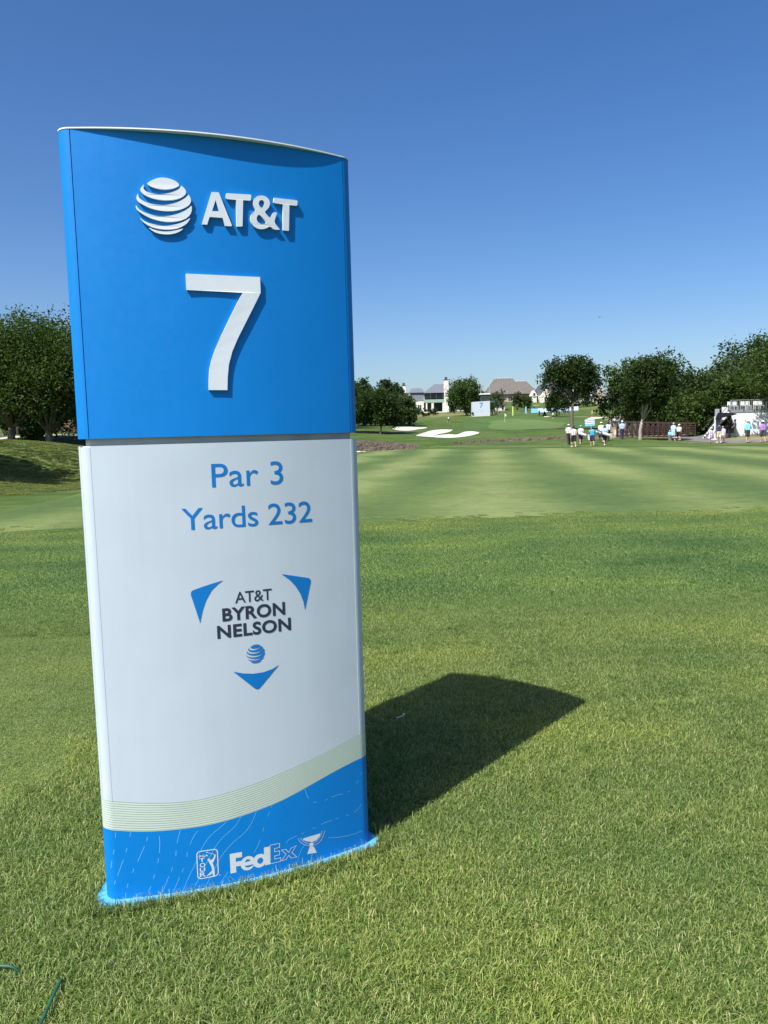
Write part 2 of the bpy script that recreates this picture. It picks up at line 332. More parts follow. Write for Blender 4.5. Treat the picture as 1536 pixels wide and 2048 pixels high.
lawn = lawn_mat('mown_lawn', (.072, .112, .029), (.108, .150, .041), (.172, .210, .068), stripe=(.14, 4.4), fine=26, amp=.2)
near_edge = [(x, 13.55 + .22 * math.sin(x * .9) + .12 * math.sin(x * 2.3 + 1)) for x in np.arange(-8.6, 46, .8)]
far_edge = [(46, 52), (38, 54.5), (30, 57), (24, 59.5), (18, 62), (12, 64.5), (8, 66), (3, 69), (-2.3, 71), (-9, 68), (-12, 55), (-11, 40), (-9.6, 28), (-9, 22), (-8.7, 17)]
sheet('tee_lawn', near_edge + far_edge, lawn, .012, 1.2)
sheet('approach_lawn', smooth_poly([(12, 69), (22, 66), (32, 62), (45, 58), (46, 54), (30, 59), (20, 63), (10, 67.5), (2, 72), (4, 74)], 1), lawn_mat('collar_lawn', (.065, .105, .026), (.085, .125, .033), (.105, .145, .041), fine=16, amp=.25), .012, 1.5)
sheet('left_lawn', smooth_poly([(-1.75, 6.0), (-1.55, 4.6), (-1.5, 3.3), (-1.75, 2.9), (-3.2, 2.9), (-6, 3.0), (-6.5, 6.1), (-4, 6.1), (-2.9, 5.95)], 2), lawn_mat('fine_lawn', (.10, .15, .04), (.12, .17, .047), (.14, .19, .055), fine=90, amp=.3), .004, .3)
green_m = lawn_mat('putting_green_turf', (.085, .135, .036), (.10, .15, .041), (.115, .163, .046), fine=4, amp=.12)
sheet('putting_green', smooth_poly([(20, 150), (25, 176), (27, 205), (32, 212), (38, 208), (42, 196), (41, 176), (36, 152), (30, 136), (25, 133), (21, 138)], 2), green_m, .05, 4)
sheet('green_fringe', smooth_poly([(15, 146), (19, 180), (22, 214), (30, 222), (42, 214), (47, 196), (45, 170), (38, 142), (31, 124), (24, 120), (18, 130)], 2), lawn_mat('fringe_turf', (.05, .10, .022), (.062, .112, .026), (.075, .125, .03), fine=3, amp=.15), .025, 4)
sand = mat('bunker_sand', (.53, .50, .42), .95, .10, 1.5, .4, 20)
sheet('sand_bunker', smooth_poly([(1.7, 137), (2.4, 147), (3.9, 153.5), (5.5, 155), (7.0, 152), (9.1, 153), (7.9, 143), (6.1, 133), (4.5, 127), (3.1, 127), (2.1, 130)], 2), sand, .06, 1.5, sink=-.05)
sheet('sand_bunker', smooth_poly([(4.85, 112.6), (5.0, 114), (6.0, 118.2), (8.0, 127.5), (10.0, 134.2), (11.4, 135), (12.3, 133.5), (10.6, 121.5), (9.3, 117.8), (8.2, 115.4), (7.5, 112.2), (8.8, 114.6), (10.0, 115.4), (10.8, 112.8), (11.9, 117.5), (13.2, 122.2), (14.2, 121.8), (14.8, 116.6), (13.1, 111.2), (11.4, 108.5), (9.4, 107.2), (7.7, 108.4), (6.2, 110.7)], 2), sand, .06, 1.2, sink=-.05)

asphalt = mat('path_asphalt', (.16, .145, .13), .9, .15, 1.2, .4, 60)
concrete = mat('path_concrete', (.52, .46, .38), .9, .1, 1.0, .3, 40)
sandpath = mat('pale_path', (.60, .50, .36), .95, .12, .8, .3, 20)
sheet('cart_path', smooth_poly([(29.2, 66.2), (27.6, 71), (28.2, 76), (30.5, 79.5), (33.6, 81.5), (34.5, 83.4), (36.4, 81.6), (35, 79.2), (32.2, 77), (30.9, 73.5), (31.6, 69.5), (36, 66.8), (44, 64.6), (44, 62.8), (35, 63.6)], 2), asphalt, .02, 1.0)
sheet('path_edge', smooth_poly([(30.6, 79.8), (33.4, 82.0), (34.2, 83.9), (33.8, 84.4), (32.9, 82.5), (30.2, 80.4), (28.4, 77.0), (28.8, 76.8)], 1), concrete, .05, 1.0)
sheet('far_path', smooth_poly([(27.2, 90.5), (29.5, 100), (33, 115), (38.6, 133), (44, 150), (48, 165), (52, 183), (55, 192), (59, 192), (56, 182), (52, 165), (47.5, 150), (42.3, 132), (36, 114), (32, 99), (28.8, 90)], 2), asphalt, .03, 3)
sheet('path_edge', smooth_poly([(49, 190), (53, 199), (55.8, 205), (62, 206), (70, 200), (70, 196), (62, 200), (57, 199), (54.5, 193)], 1), sandpath, .05, 3)
sheet('far_path', smooth_poly([(43, 206), (47, 208), (52, 205), (56, 202.5), (57, 204.5), (53, 207.5), (47, 211), (43, 209)], 1), sandpath, .05, 3)
sheet('left_path', smooth_poly([(-34, 60), (-28, 58.5), (-24, 60), (-18, 63.5), (-10, 68), (-10, 69.4), (-18, 65), (-24, 61.4), (-28, 60), (-34, 61.6)], 1), concrete, .03, 1.5)
sheet('creek_ledge', smooth_poly([(-14, 98.6), (-8, 98.1), (-5, 98.5), (-2, 98.0), (1, 97.5), (3.2, 96.8), (5.0, 95.6), (5, 94.8), (1, 96.1), (-2, 97.0), (-6, 97.3), (-14, 97.4)], 1), mat('limestone_ledge', (.55, .49, .39), .95, .3, 1.5, .8, 6), .06, .4)

# ------------------------------------------------------------------ sign
ART = {"globe":[[[-215.2,2276.4],[-205.9,2283.0],[-193.5,2289.7],[-178.2,2295.1],[-166.0,2296.4],[-150.9,2295.1],[-135.9,2290.9],[-125.5,2284.5],[-120.3,2278.7],[-123.0,2273.3],[-134.0,2267.7],[-149.5,2263.1],[-164.8,2261.4],[-179.9,2262.4],[-194.8,2265.3],[-206.6,2269.9]],[[-221.9,2274.0],[-229.2,2266.7],[-234.7,2258.3],[-231.6,2249.9],[-223.0,2242.7],[-208.4,2236.3],[-193.5,2232.4],[-172.5,2229.8],[-151.2,2230.6],[-132.7,2234.0],[-117.0,2239.6],[-104.2,2249.0],[-100.7,2256.9],[-103.4,2265.4],[-109.2,2271.7],[-114.6,2276.3],[-118.7,2268.1],[-126.6,2262.0],[-140.8,2255.1],[-156.3,2250.5],[-171.6,2247.6],[-189.8,2246.9],[-207.7,2249.4],[-219.4,2254.1],[-224.4,2260.8],[-224.7,2266.9]],[[-241.3,2247.1],[-245.7,2237.2],[-246.9,2231.1],[-242.1,2222.1],[-230.5,2215.0],[-213.0,2206.5],[-195.2,2201.2],[-174.1,2198.4],[-149.8,2198.7],[-128.1,2202.3],[-109.3,2209.5],[-94.9,2218.7],[-88.2,2228.4],[-87.8,2236.1],[-90.5,2244.6],[-94.2,2251.2],[-99.8,2244.0],[-109.5,2236.3],[-123.8,2227.8],[-142.5,2220.6],[-164.1,2215.8],[-185.4,2215.4],[-206.4,2217.5],[-224.1,2222.9],[-235.7,2230.0],[-240.5,2238.9]],[[-249.1,2213.4],[-249.5,2205.1],[-246.9,2198.2],[-234.9,2188.9],[-217.5,2178.9],[-196.8,2171.4],[-172.8,2166.9],[-151.4,2166.6],[-129.8,2169.8],[-111.0,2176.0],[-96.5,2186.1],[-88.8,2197.4],[-86.4,2208.4],[-86.5,2219.2],[-93.7,2211.7],[-106.5,2202.6],[-125.5,2192.9],[-144.3,2186.7],[-165.9,2182.5],[-190.2,2182.1],[-211.1,2186.1],[-228.7,2192.2],[-241.8,2200.2]],[[-241.0,2176.5],[-236.0,2169.0],[-227.5,2160.1],[-215.8,2152.9],[-201.1,2147.3],[-183.1,2144.0],[-161.8,2143.3],[-140.2,2145.8],[-121.4,2152.3],[-105.4,2162.4],[-97.2,2172.1],[-92.0,2182.6],[-101.7,2175.0],[-117.6,2166.4],[-136.4,2159.9],[-155.0,2155.9],[-173.4,2154.5],[-194.5,2156.1],[-215.4,2160.6],[-230.1,2167.1]],[[-217.6,2148.2],[-209.0,2140.2],[-197.3,2133.6],[-183.8,2130.1],[-168.6,2128.8],[-153.3,2130.1],[-137.8,2133.8],[-125.1,2139.7],[-113.2,2149.2],[-128.0,2144.8],[-143.6,2140.4],[-162.1,2137.7],[-180.4,2137.6],[-198.4,2140.6]]],"A":[[[-24.5,2263.1],[-2.9,2263.8],[33.3,2167.0],[30.6,2164.3],[12.3,2164.4],[5.5,2188.0],[-34.5,2188.1],[-42.7,2164.3],[-57.7,2164.5],[-58.3,2166.9]],[[-13.7,2240.1],[-3.8,2206.8],[-26.1,2206.2]]],"T1":[[[20.6,2263.3],[97.1,2266.1],[98.5,2263.4],[97.1,2249.7],[93.7,2247.9],[72.0,2247.3],[66.5,2167.0],[49.0,2164.6],[48.0,2167.0],[50.1,2246.1],[20.9,2246.4],[18.1,2249.0]]],"AMP":[[[128.5,2266.7],[140.0,2266.8],[150.2,2262.9],[156.8,2254.9],[158.6,2244.3],[155.1,2233.8],[147.8,2225.2],[138.2,2217.0],[157.5,2198.6],[163.3,2208.6],[167.6,2219.2],[177.8,2220.2],[180.5,2217.6],[176.1,2206.2],[168.7,2188.1],[188.2,2168.1],[186.2,2166.4],[166.5,2165.3],[156.5,2176.0],[145.3,2167.8],[129.7,2162.8],[114.5,2163.7],[101.6,2170.5],[93.4,2182.4],[92.5,2194.9],[96.3,2206.0],[104.6,2214.6],[112.4,2220.3],[106.0,2229.0],[103.4,2238.8],[105.0,2249.7],[111.9,2259.3],[118.9,2264.0]],[[130.6,2254.4],[137.4,2252.2],[141.0,2246.1],[139.1,2238.0],[130.2,2227.8],[123.6,2233.6],[120.9,2240.5],[123.6,2249.4]],[[122.6,2209.8],[146.1,2185.2],[136.2,2179.6],[124.7,2179.0],[115.4,2184.3],[112.0,2193.7],[115.5,2203.4]]],"T2":[[[172.7,2264.6],[248.9,2265.3],[251.6,2263.1],[249.9,2250.0],[246.6,2248.2],[223.2,2247.7],[218.3,2166.6],[200.7,2165.6],[199.2,2167.7],[201.8,2247.8],[173.9,2248.4],[170.5,2250.6]]],"SEVEN":[[[-114.6,2013.7],[115.9,2013.7],[115.9,1964.9],[90.5,1918.2],[63.1,1868.4],[35.9,1818.9],[16.6,1777.9],[4.1,1737.1],[-1.5,1696.3],[-4.1,1657.1],[-61.9,1657.8],[-60.8,1688.2],[-57.3,1720.6],[-49.9,1748.9],[-37.5,1781.3],[-15.0,1828.0],[11.8,1879.0],[36.5,1924.2],[58.1,1962.6],[-114.7,1964.6]]],"chev":[[[-43.8,1047.2],[-69.0,1041.7],[-110.6,1031.6],[-141.6,1022.2],[-147.1,1017.6],[-148.4,1007.9],[-123.7,913.1],[-119.5,932.9],[-112.0,960.0],[-100.4,988.9],[-82.5,1017.2],[-60.9,1036.7]],[[150.0,1049.5],[192.6,1038.9],[246.1,1025.3],[252.1,1019.7],[252.8,1012.4],[228.1,917.4],[224.0,944.9],[213.4,975.4],[198.1,1001.8],[178.3,1026.2]],[[-25.7,740.6],[42.3,674.4],[50.0,669.6],[58.9,671.8],[129.2,742.6],[107.0,731.6],[75.4,724.7],[40.1,724.5],[5.6,730.2]]],"smallglobe":[[20.5,794.8],[83.5,789.5],[53.1,822.4],[48.1,758.9]],"txt":{"AT&T":[[-9.5,967.3],[113.7,967.1],[0.7,1004.4]],"BYRON":[[-52.6,909.9],[157.6,912.2],[-51.0,953.3]],"NELSON":[[-71.5,854.3],[176.0,857.0],[-70.8,897.1]],"Par 3":[[-65.3,1351.2],[168.4,1349.6],[-61.8,1425.6]],"Yards 232":[[-164.3,1216.6],[265.8,1218.4],[-160.8,1285.4]]},"lo":[[-440.1,256.9],[-378.4,244.3],[-303.5,235.7],[-227.2,232.1],[-142.9,230.8],[-66.1,236.0],[30.2,250.0],[117.9,266.1],[192.8,287.8],[292.0,317.4],[370.8,335.3],[427.9,345.8]],"hi":[[-425.5,353.5],[-373.0,341.9],[-298.4,332.0],[-222.6,323.9],[-146.5,322.8],[-31.7,335.9],[56.9,350.8],[149.0,371.3],[245.1,390.7],[347.6,415.8],[427.9,433.6]],"dash":[[[-419.4,244.0],[-420.3,227.5]],[[-372.7,242.7],[-376.5,227.1]],[[-322.0,219.6],[-326.7,205.8]],[[-286.1,218.0],[-285.6,192.2],[-289.1,160.8]],[[-219.4,229.7],[-225.9,210.6],[-232.4,185.3]],[[-165.1,217.8],[-180.0,200.0],[-192.1,174.3]],[[-333.6,189.0],[-357.4,139.3]],[[-426.5,187.6],[-429.7,171.9]],[[-387.0,189.3],[-392.0,174.8]],[[-236.5,160.0],[-238.2,143.4]],[[-201.1,150.0],[-204.1,134.6]],[[-292.1,142.7],[-295.1,127.0]],[[-436.1,149.2],[-441.4,124.6]],[[-400.9,149.7],[-421.1,98.3]],[[-369.7,117.2],[-375.0,103.4]],[[-250.3,106.3],[-255.3,91.9]],[[-216.2,96.9],[-221.8,83.2]],[[-307.1,89.2],[-312.4,74.8]],[[-263.5,76.2],[-286.0,25.3]],[[-230.0,67.6],[-253.2,18.6]],[[-428.9,81.6],[-432.6,68.6]],[[-390.8,67.6],[-395.1,53.6]],[[-321.3,50.6],[-338.8,7.3]],[[-399.7,36.6],[-400.7,8.0]],[[-70.9,232.3],[-94.1,215.5],[-123.6,197.1],[-148.7,167.6],[-164.3,136.3],[-185.3,92.4],[-205.8,55.0],[-223.2,17.1]],[[-22.6,241.2],[-45.9,207.1],[-85.8,182.9],[-112.8,151.7],[-126.7,126.9],[-149.5,90.2],[-184.1,25.9]],[[29.7,248.8],[11.1,209.1],[-12.1,181.8],[-52.5,158.1],[-88.5,124.2],[-106.9,95.8],[-150.9,17.4]],[[82.7,258.0],[81.5,251.3]],[[74.1,236.8],[67.6,223.4]],[[52.6,187.0],[48.4,173.2]],[[38.7,146.6],[29.8,126.4],[14.0,103.6]],[[-74.4,57.1],[-102.6,22.5]],[[203.1,288.0],[209.5,265.3],[216.1,250.4]],[[232.6,233.8],[245.7,229.4]],[[277.0,228.6],[287.1,229.7]],[[302.4,233.6],[320.4,234.9],[345.2,233.7]],[[364.6,233.9],[376.9,235.7]],[[411.2,265.7],[404.3,254.5]],[[425.8,293.3],[422.7,282.0]],[[421.7,174.2],[410.2,158.1],[389.4,151.3]],[[258.8,145.1],[276.5,148.2],[300.3,149.0]],[[314.7,149.6],[326.5,148.6]],[[357.9,148.8],[368.4,147.5]],[[225.5,139.2],[236.3,139.5]],[[182.6,131.9],[193.6,131.8]],[[127.4,112.9],[139.6,123.9],[167.2,128.9]],[[420.9,72.0],[388.2,69.1],[335.3,75.3],[284.4,88.1]],[[200.3,92.3],[180.3,74.1],[165.4,35.5]],[[411.7,42.4],[419.6,33.7]]],"frame":[[-173.7,147.8],[-103.7,146.3],[-104.5,50.4],[-174.1,49.3]],"golfer":[[-115.5,128.1],[-111.2,124.6],[-112.5,118.4],[-119.1,103.7],[-122.8,99.2],[-119.3,85.4],[-117.6,73.8],[-117.8,53.1],[-123.8,52.6],[-124.6,66.4],[-130.9,59.6],[-139.9,57.3],[-144.5,52.6],[-143.1,58.0],[-138.1,62.6],[-125.3,73.4],[-126.8,83.6],[-130.0,93.8],[-134.7,104.3],[-136.7,109.1],[-138.7,112.2],[-137.8,116.0],[-134.1,116.9],[-130.5,113.4],[-128.9,109.9],[-125.8,109.8],[-120.9,114.1],[-116.7,120.8]],"club":[[-139.2,139.0],[-114.6,126.8]],"pga":[[-164.6,124.8],[-135.9,124.4],[-164.6,132.3]],"tour":[[[-165.3,109.9],[-147.0,108.2],[-164.7,122.5]],[[-164.4,90.6],[-146.9,89.3],[-163.6,105.6]],[[-165.1,74.8],[-147.2,73.9],[-164.4,89.0]],[[-165.7,57.4],[-146.1,56.1],[-164.9,73.2]]],"reg":[[-101.4,52.2]],"F":[[[-65.9,118.7],[-24.6,117.8],[-25.9,99.6],[-46.4,100.4],[-47.0,87.2],[-26.5,86.8],[-26.8,69.8],[-46.9,70.5],[-46.5,50.1],[-66.0,49.8]]],"e":[[[14.6,62.9],[12.0,58.6],[8.5,55.0],[4.5,52.1],[-0.1,50.1],[-4.9,49.1],[-9.8,49.1],[-14.6,50.0],[-19.1,51.9],[-23.1,54.7],[-26.4,58.3],[-29.0,62.5],[-30.7,67.1],[-31.4,72.0],[-31.1,77.0],[-29.9,81.9],[-27.7,86.4],[-24.8,90.4],[-21.1,93.7],[-16.8,96.3],[-12.1,97.9],[-7.3,98.5],[-2.4,98.1],[2.3,96.7],[6.6,94.4],[10.4,91.2],[13.4,87.3],[15.6,82.8],[16.9,78.0],[17.2,73.0],[16.8,65.4],[-17.3,66.3],[-16.5,62.9],[-7.9,58.1],[0.1,59.1]],[[-16.7,79.1],[-12.9,86.1],[-6.6,88.4],[-0.5,85.6],[2.3,79.4]]],"d":[[[52.0,58.7],[48.7,55.0],[44.7,52.1],[40.2,50.2],[35.4,49.2],[30.6,49.3],[25.8,50.4],[21.4,52.4],[17.6,55.4],[14.4,59.1],[12.0,63.4],[10.5,68.1],[10.1,73.1],[10.6,78.1],[12.1,82.8],[14.6,87.1],[17.8,90.9],[21.7,93.8],[26.2,95.9],[30.9,96.9],[35.8,97.0],[40.5,95.9],[45.0,93.9],[48.9,91.0],[50.0,116.1],[69.9,115.6],[68.2,51.9],[50.0,51.8]],[[45.9,72.1],[45.5,69.7],[44.6,67.4],[43.2,65.4],[41.3,63.8],[39.2,62.7],[36.9,62.1],[34.5,62.0],[32.1,62.5],[30.0,63.6],[28.1,65.2],[26.7,67.1],[25.7,69.4],[25.2,71.8],[25.3,74.2],[26.0,76.6],[27.2,78.8],[28.8,80.6],[30.8,82.0],[33.0,82.9],[35.4,83.2],[37.8,82.9],[40.0,82.1],[42.1,80.8],[43.7,79.1],[45.0,76.9],[45.7,74.6]]],"E":[[[71.0,120.4],[105.8,118.4],[105.2,102.6],[87.6,102.3],[87.3,93.1],[104.7,91.9],[104.1,75.6],[86.6,76.4],[87.1,66.8],[106.9,66.4],[107.7,52.1],[68.2,51.9]]],"x":[[[108.5,92.4],[126.6,91.9],[136.3,78.0],[143.9,91.1],[165.8,94.7],[147.9,73.5],[166.1,51.9],[143.8,53.3],[135.8,64.9],[125.0,52.7],[107.8,53.5],[124.9,73.5]]],"bowl":[[189.1,113.5],[255.2,114.0],[252.3,103.8],[239.5,93.1],[222.2,90.9],[203.0,98.7],[190.3,107.0]],"arms":[[[170.6,118.5],[177.7,104.3],[192.9,88.7],[212.0,80.4]],[[226.6,77.2],[246.4,79.1],[262.4,93.7],[272.4,118.7]],[[179.7,118.0],[186.4,105.7],[200.4,93.3],[212.3,88.0]],[[226.9,85.8],[241.8,89.1],[255.7,101.4],[261.4,120.4]]],"knob":[[227.3,82.3],[226.2,78.9],[223.6,76.4],[220.1,75.5],[216.4,76.3],[213.4,78.7],[211.8,82.0],[212.0,85.7],[213.8,88.7],[217.0,90.5],[220.7,90.5],[224.1,88.9],[226.5,85.9]],"tbase":[[212.9,77.8],[227.9,73.5],[238.7,46.8],[202.7,52.5]]}
SW, SS, ST = 0.8485, 0.0537, 0.26
SZ0, SZ1, SZ2, SH = 0.018, 1.4917, 1.5141, 2.43
SYAW = math.atan2(0.3004, 0.7935)
sign = empty('hole_sign', (-0.50515, 2.5586, 0), SYAW)
tag(sign, 'tall blue and white tee sign for hole seven on the near grass', 'sign')

# three-sided plan: bulged faces joined by round corners, every face alike
SRHO = .042; SA = math.atan(4 * SS / SW); SARC = SRHO * (2 * math.pi / 3 - 2 * SA)
SCX, SCY = SW / 2 - SRHO * math.sin(SA), SRHO * math.cos(SA); SYC = SCY + SCX / math.sqrt(3)
def rot3(p, k):
    a = k * 2 * math.pi / 3; x, y = p[0], p[1] - SYC
    return (x * math.cos(a) - y * math.sin(a), SYC + x * math.sin(a) + y * math.cos(a))
def surf(u, z, off=0.0, s=None):
    """point on the sign's skin: u along the front face, running on round the corners and faces"""
    if u > SW / 2 + SARC / 2: x, y, z = surf(u - SW - SARC, z, off, s); q = rot3((x, y), 1); return (q[0], q[1], z)
    if u < -SW / 2 - SARC / 2: x, y, z = surf(u + SW + SARC, z, off, s); q = rot3((x, y), -1); return (q[0], q[1], z)
    if abs(u) <= SW / 2:
        t = u / SW + .5; y = 4 * SS * t * (1 - t); sl = 4 * SS / SW * (1 - 2 * t); q = math.hypot(1, sl)
        yy = y if s is None else 4 * s * t * (1 - t)
        return (u - off * sl / q, -yy - off / q, z)
    d = abs(u) - SW / 2; a = SA + d / SRHO; sg = 1 if u > 0 else -1
    return (sg * (SCX + (SRHO + off) * math.sin(a)), SCY - (SRHO + off) * math.cos(a), z)
SPER = 3 * (SW + SARC)

def panel_mat(name, col, rough, dent=.02, scuff=.04):
    m, nt, b = nodes_of(name); L = nt.links; b.inputs['Specular IOR Level'].default_value = .3
    tc = N(nt, 'ShaderNodeTexCoord')
    n1 = N(nt, 'ShaderNodeTexNoise', i_Scale=3.0, i_Detail=5.0); L.new(tc.outputs['Object'], n1.inputs['Vector'])
    rp = ramp(nt, [(.3, tuple(c * (1 - scuff) for c in col)), (.7, tuple(min(1, c * (1 + scuff * .5)) for c in col))]); L.new(n1.outputs['Fac'], rp.inputs[0])
    sp = N(nt, 'ShaderNodeTexVoronoi', i_Scale=9.0); L.new(tc.outputs['Object'], sp.inputs['Vector'])
    sr = ramp(nt, [(.012, (.62, .60, .58)), (.022, (1, 1, 1))]); L.new(sp.outputs['Distance'], sr.inputs[0])
    gate = N(nt, 'ShaderNodeTexNoise', i_Scale=2.1, i_Detail=1.0); L.new(tc.outputs['Object'], gate.inputs['Vector']); gr = ramp(nt, [(.6, (0, 0, 0)), (.64, (1, 1, 1))]); L.new(gate.outputs['Fac'], gr.inputs[0])
    mx = N(nt, 'ShaderNodeMix', data_type='RGBA', blend_type='MULTIPLY'); L.new(gr.outputs[0], mx.inputs[0]); L.new(rp.outputs[0], mx.inputs[6]); L.new(sr.outputs[0], mx.inputs[7])
    smp = N(nt, 'ShaderNodeMapping'); smp.inputs['Scale'].default_value = (14, 14, .7); L.new(tc.outputs['Object'], smp.inputs[0]); sk = N(nt, 'ShaderNodeTexNoise', i_Scale=1.0, i_Detail=6.0, i_Roughness=.7); L.new(smp.outputs[0], sk.inputs['Vector'])
    skr = ramp(nt, [(.32, (.972, .97, .965)), (.6, (1, 1, 1))]); L.new(sk.outputs['Fac'], skr.inputs[0]); m5 = N(nt, 'ShaderNodeMix', data_type='RGBA', blend_type='MULTIPLY'); m5.inputs[0].default_value = 1; L.new(mx.outputs[2], m5.inputs[6]); L.new(skr.outputs[0], m5.inputs[7])
    L.new(m5.outputs[2], b.inputs['Base Color'])
    n3 = N(nt, 'ShaderNodeTexNoise', i_Scale=40.0, i_Detail=3.0); L.new(tc.outputs['Object'], n3.inputs['Vector'])
    rr = ramp(nt, [(.3, (rough - .06,) * 3), (.7, (rough + .08,) * 3)]); L.new(n3.outputs['Fac'], rr.inputs[0]); L.new(rr.outputs[0], b.inputs['Roughness'])
    n2 = N(nt, 'ShaderNodeTexNoise', i_Scale=2.6, i_Detail=2.0); L.new(tc.outputs['Object'], n2.inputs['Vector'])
    bp = N(nt, 'ShaderNodeBump', i_Strength=.35, i_Distance=dent); L.new(n2.outputs['Fac'], bp.inputs['Height'])
    b2 = N(nt, 'ShaderNodeBump', i_Strength=.06, i_Distance=.001); n4 = N(nt, 'ShaderNodeTexNoise', i_Scale=420.0, i_Detail=2.0); L.new(tc.outputs['Object'], n4.inputs['Vector']); L.new(n4.outputs['Fac'], b2.inputs['Height']); L.new(bp.outputs[0], b2.inputs['Normal'])
    L.new(b2.outputs[0], b.inputs['Normal'])
    return m
BLUE = (.0, .19, .575)
m_blue = panel_mat('blue_vinyl', BLUE, .5, .006); m_white = panel_mat('white_vinyl', (.505, .565, .625), .36, .012)
m_capw = mat('cap_white', (.82, .83, .82), .45, .04, 8); m_core = mat('recess_grey', (.34, .37, .36), .6, .12, 9)
m_dark = mat('seam_dark', (.02, .025, .04), .7, .1); m_letter = mat('letter_white', (.67, .705, .74), .4, .02, 20)
m_ink = mat('ink_navy', (.022, .028, .05), .45, .05); m_inkblue = mat('ink_blue', (.0, .16, .49), .42, .04); m_inkwhite = mat('ink_white', (.60, .625, .65), .45, .03)
m_pale = mat('ink_pale_green', (.53, .61, .55), .4, .03); m_olive = mat('ink_olive', (.16, .23, .08), .5, .08); m_light = mat('ink_light_blue', (.16, .50, .86), .45, .05)
m_plate = mat('base_plate_blue', (.09, .42, .80), .5, .1, 12, .1)

def band(us, z0, z1, off0, off1):
    """thin curved slab along the sign surface"""
    mb = MB(); n = len(us)
    for u in us:
        mb.v += [surf(u, z0, off1), surf(u, z1, off1), surf(u, z1, off0), surf(u, z0, off0)]
    for i in range(n - 1):
        a, b = i * 4, i * 4 + 4
        mb.f += [(a, b, b + 1, a + 1), (a + 1, b + 1, b + 2, a + 2), (a + 2, b + 2, b + 3, a + 3), (a + 3, b + 3, b, a)]
    mb.f += [(0, 1, 2, 3), tuple((n - 1) * 4 + k for k in (3, 2, 1, 0))]; mb.m = [0] * len(mb.f)
    return mb
FU = np.linspace(-SW / 2 + .0012, SW / 2 - .0012, 49)
def auto_smooth(o, ang=.5):
    for p in o.data.polygons: p.use_smooth = True
    bm = bmesh.new(); bm.from_mesh(o.data)
    for e in bm.edges:
        if len(e.link_faces) == 2 and e.calc_face_angle(0) > ang: e.smooth = False
    bm.to_mesh(o.data); bm.free(); return o
def fix_normals(o):
    bm = bmesh.new(); bm.from_mesh(o.data); bmesh.ops.recalc_face_normals(bm, faces=bm.faces[:]); bm.to_mesh(o.data); bm.free(); return o
STEP = SW + SARC
upper = auto_smooth(band(FU, SZ2, SH, -.008, 0).build('upper_panel', m_blue, sign)); tag(upper, 'blue upper panel with raised white logo and number')
lower = auto_smooth(band(FU, SZ0, SZ1, -.008, 0).build('lower_panel', m_white, sign)); tag(lower, 'white lower panel with printed blue foot')
for k in (1, 2):
    for z0, z1, m in ((SZ0, SZ1, m_white), (SZ2, SH, m_blue)):
        auto_smooth(fix_normals(band(FU + k * STEP, z0, z1, -.008, 0).build('side_panel', m, sign)))
for k in range(3):
    u0 = SW / 2 + k * STEP; fold = .5 * SARC
    auto_smooth(fix_normals(band(np.linspace(u0 + .0012, u0 + SARC - .0012, 14), SZ2, SH, -.008, 0).build('edge_column', m_blue, sign)))
    for a, b in ((-.0012, fold - .0004), (fold + .0004, SARC + .0012)):
        auto_smooth(fix_normals(band(np.linspace(u0 + a, u0 + b, 9), SZ0, SZ1 - (.003 if a > 0 else 0), -.008, .0007).build('edge_column', m_white, sign)))
def outline(off, s=None, n=24):
    pts = []
    for k in range(3):
        for i in range(n): u = -SW / 2 + SW * i / n; x, y, _ = surf(u, 0, off, s); pts.append(rot3((x, y), k))
        for i in range(8): u = SW / 2 + SARC / 2 * i / 7; x, y, _ = surf(min(u, SW / 2 + SARC / 2 - 1e-6), 0, off); pts.append(rot3((x, y), k))
        for i in range(1, 8): u = -SW / 2 - SARC / 2 * (1 - i / 8); x, y, _ = surf(max(u, -SW / 2 - SARC / 2 + 1e-6), 0, off); pts.append(rot3((x, y), (k + 1)))
    return pts
MB().prism(outline(-.016), SZ2 + .004, SH - .004).build('inner_core', m_dark, sign); MB().prism(outline(-.012), SZ0 + .004, SZ1 - .02).build('inner_core', m_core, sign)
MB().prism(outline(-.022), SZ1 - .03, SZ2 + .03).build('recess_channel', m_core, sign)
MB().prism(outline(-.0085), SZ1 - .012, SZ1 - .0005).build('lower_lid', m_capw, sign)
auto_smooth(MB().prism(outline(.0015, SS + .021), SH + .0005, SH + .0042).build('cap', m_capw, sign), .6)
# base plate: the same plan, larger, with longer rounded tips
bp = []
for px_, py_ in outline(.020):
    dx_, dy_ = px_, py_ - SYC; rr_ = math.hypot(dx_, dy_); k_ = 1 + .035 * max(0, (rr_ - .36) / .2); bp.append((dx_ * k_, SYC + dy_ * k_))
MB().prism(bp, .004, .0165).build('base_plate', m_plate, sign)

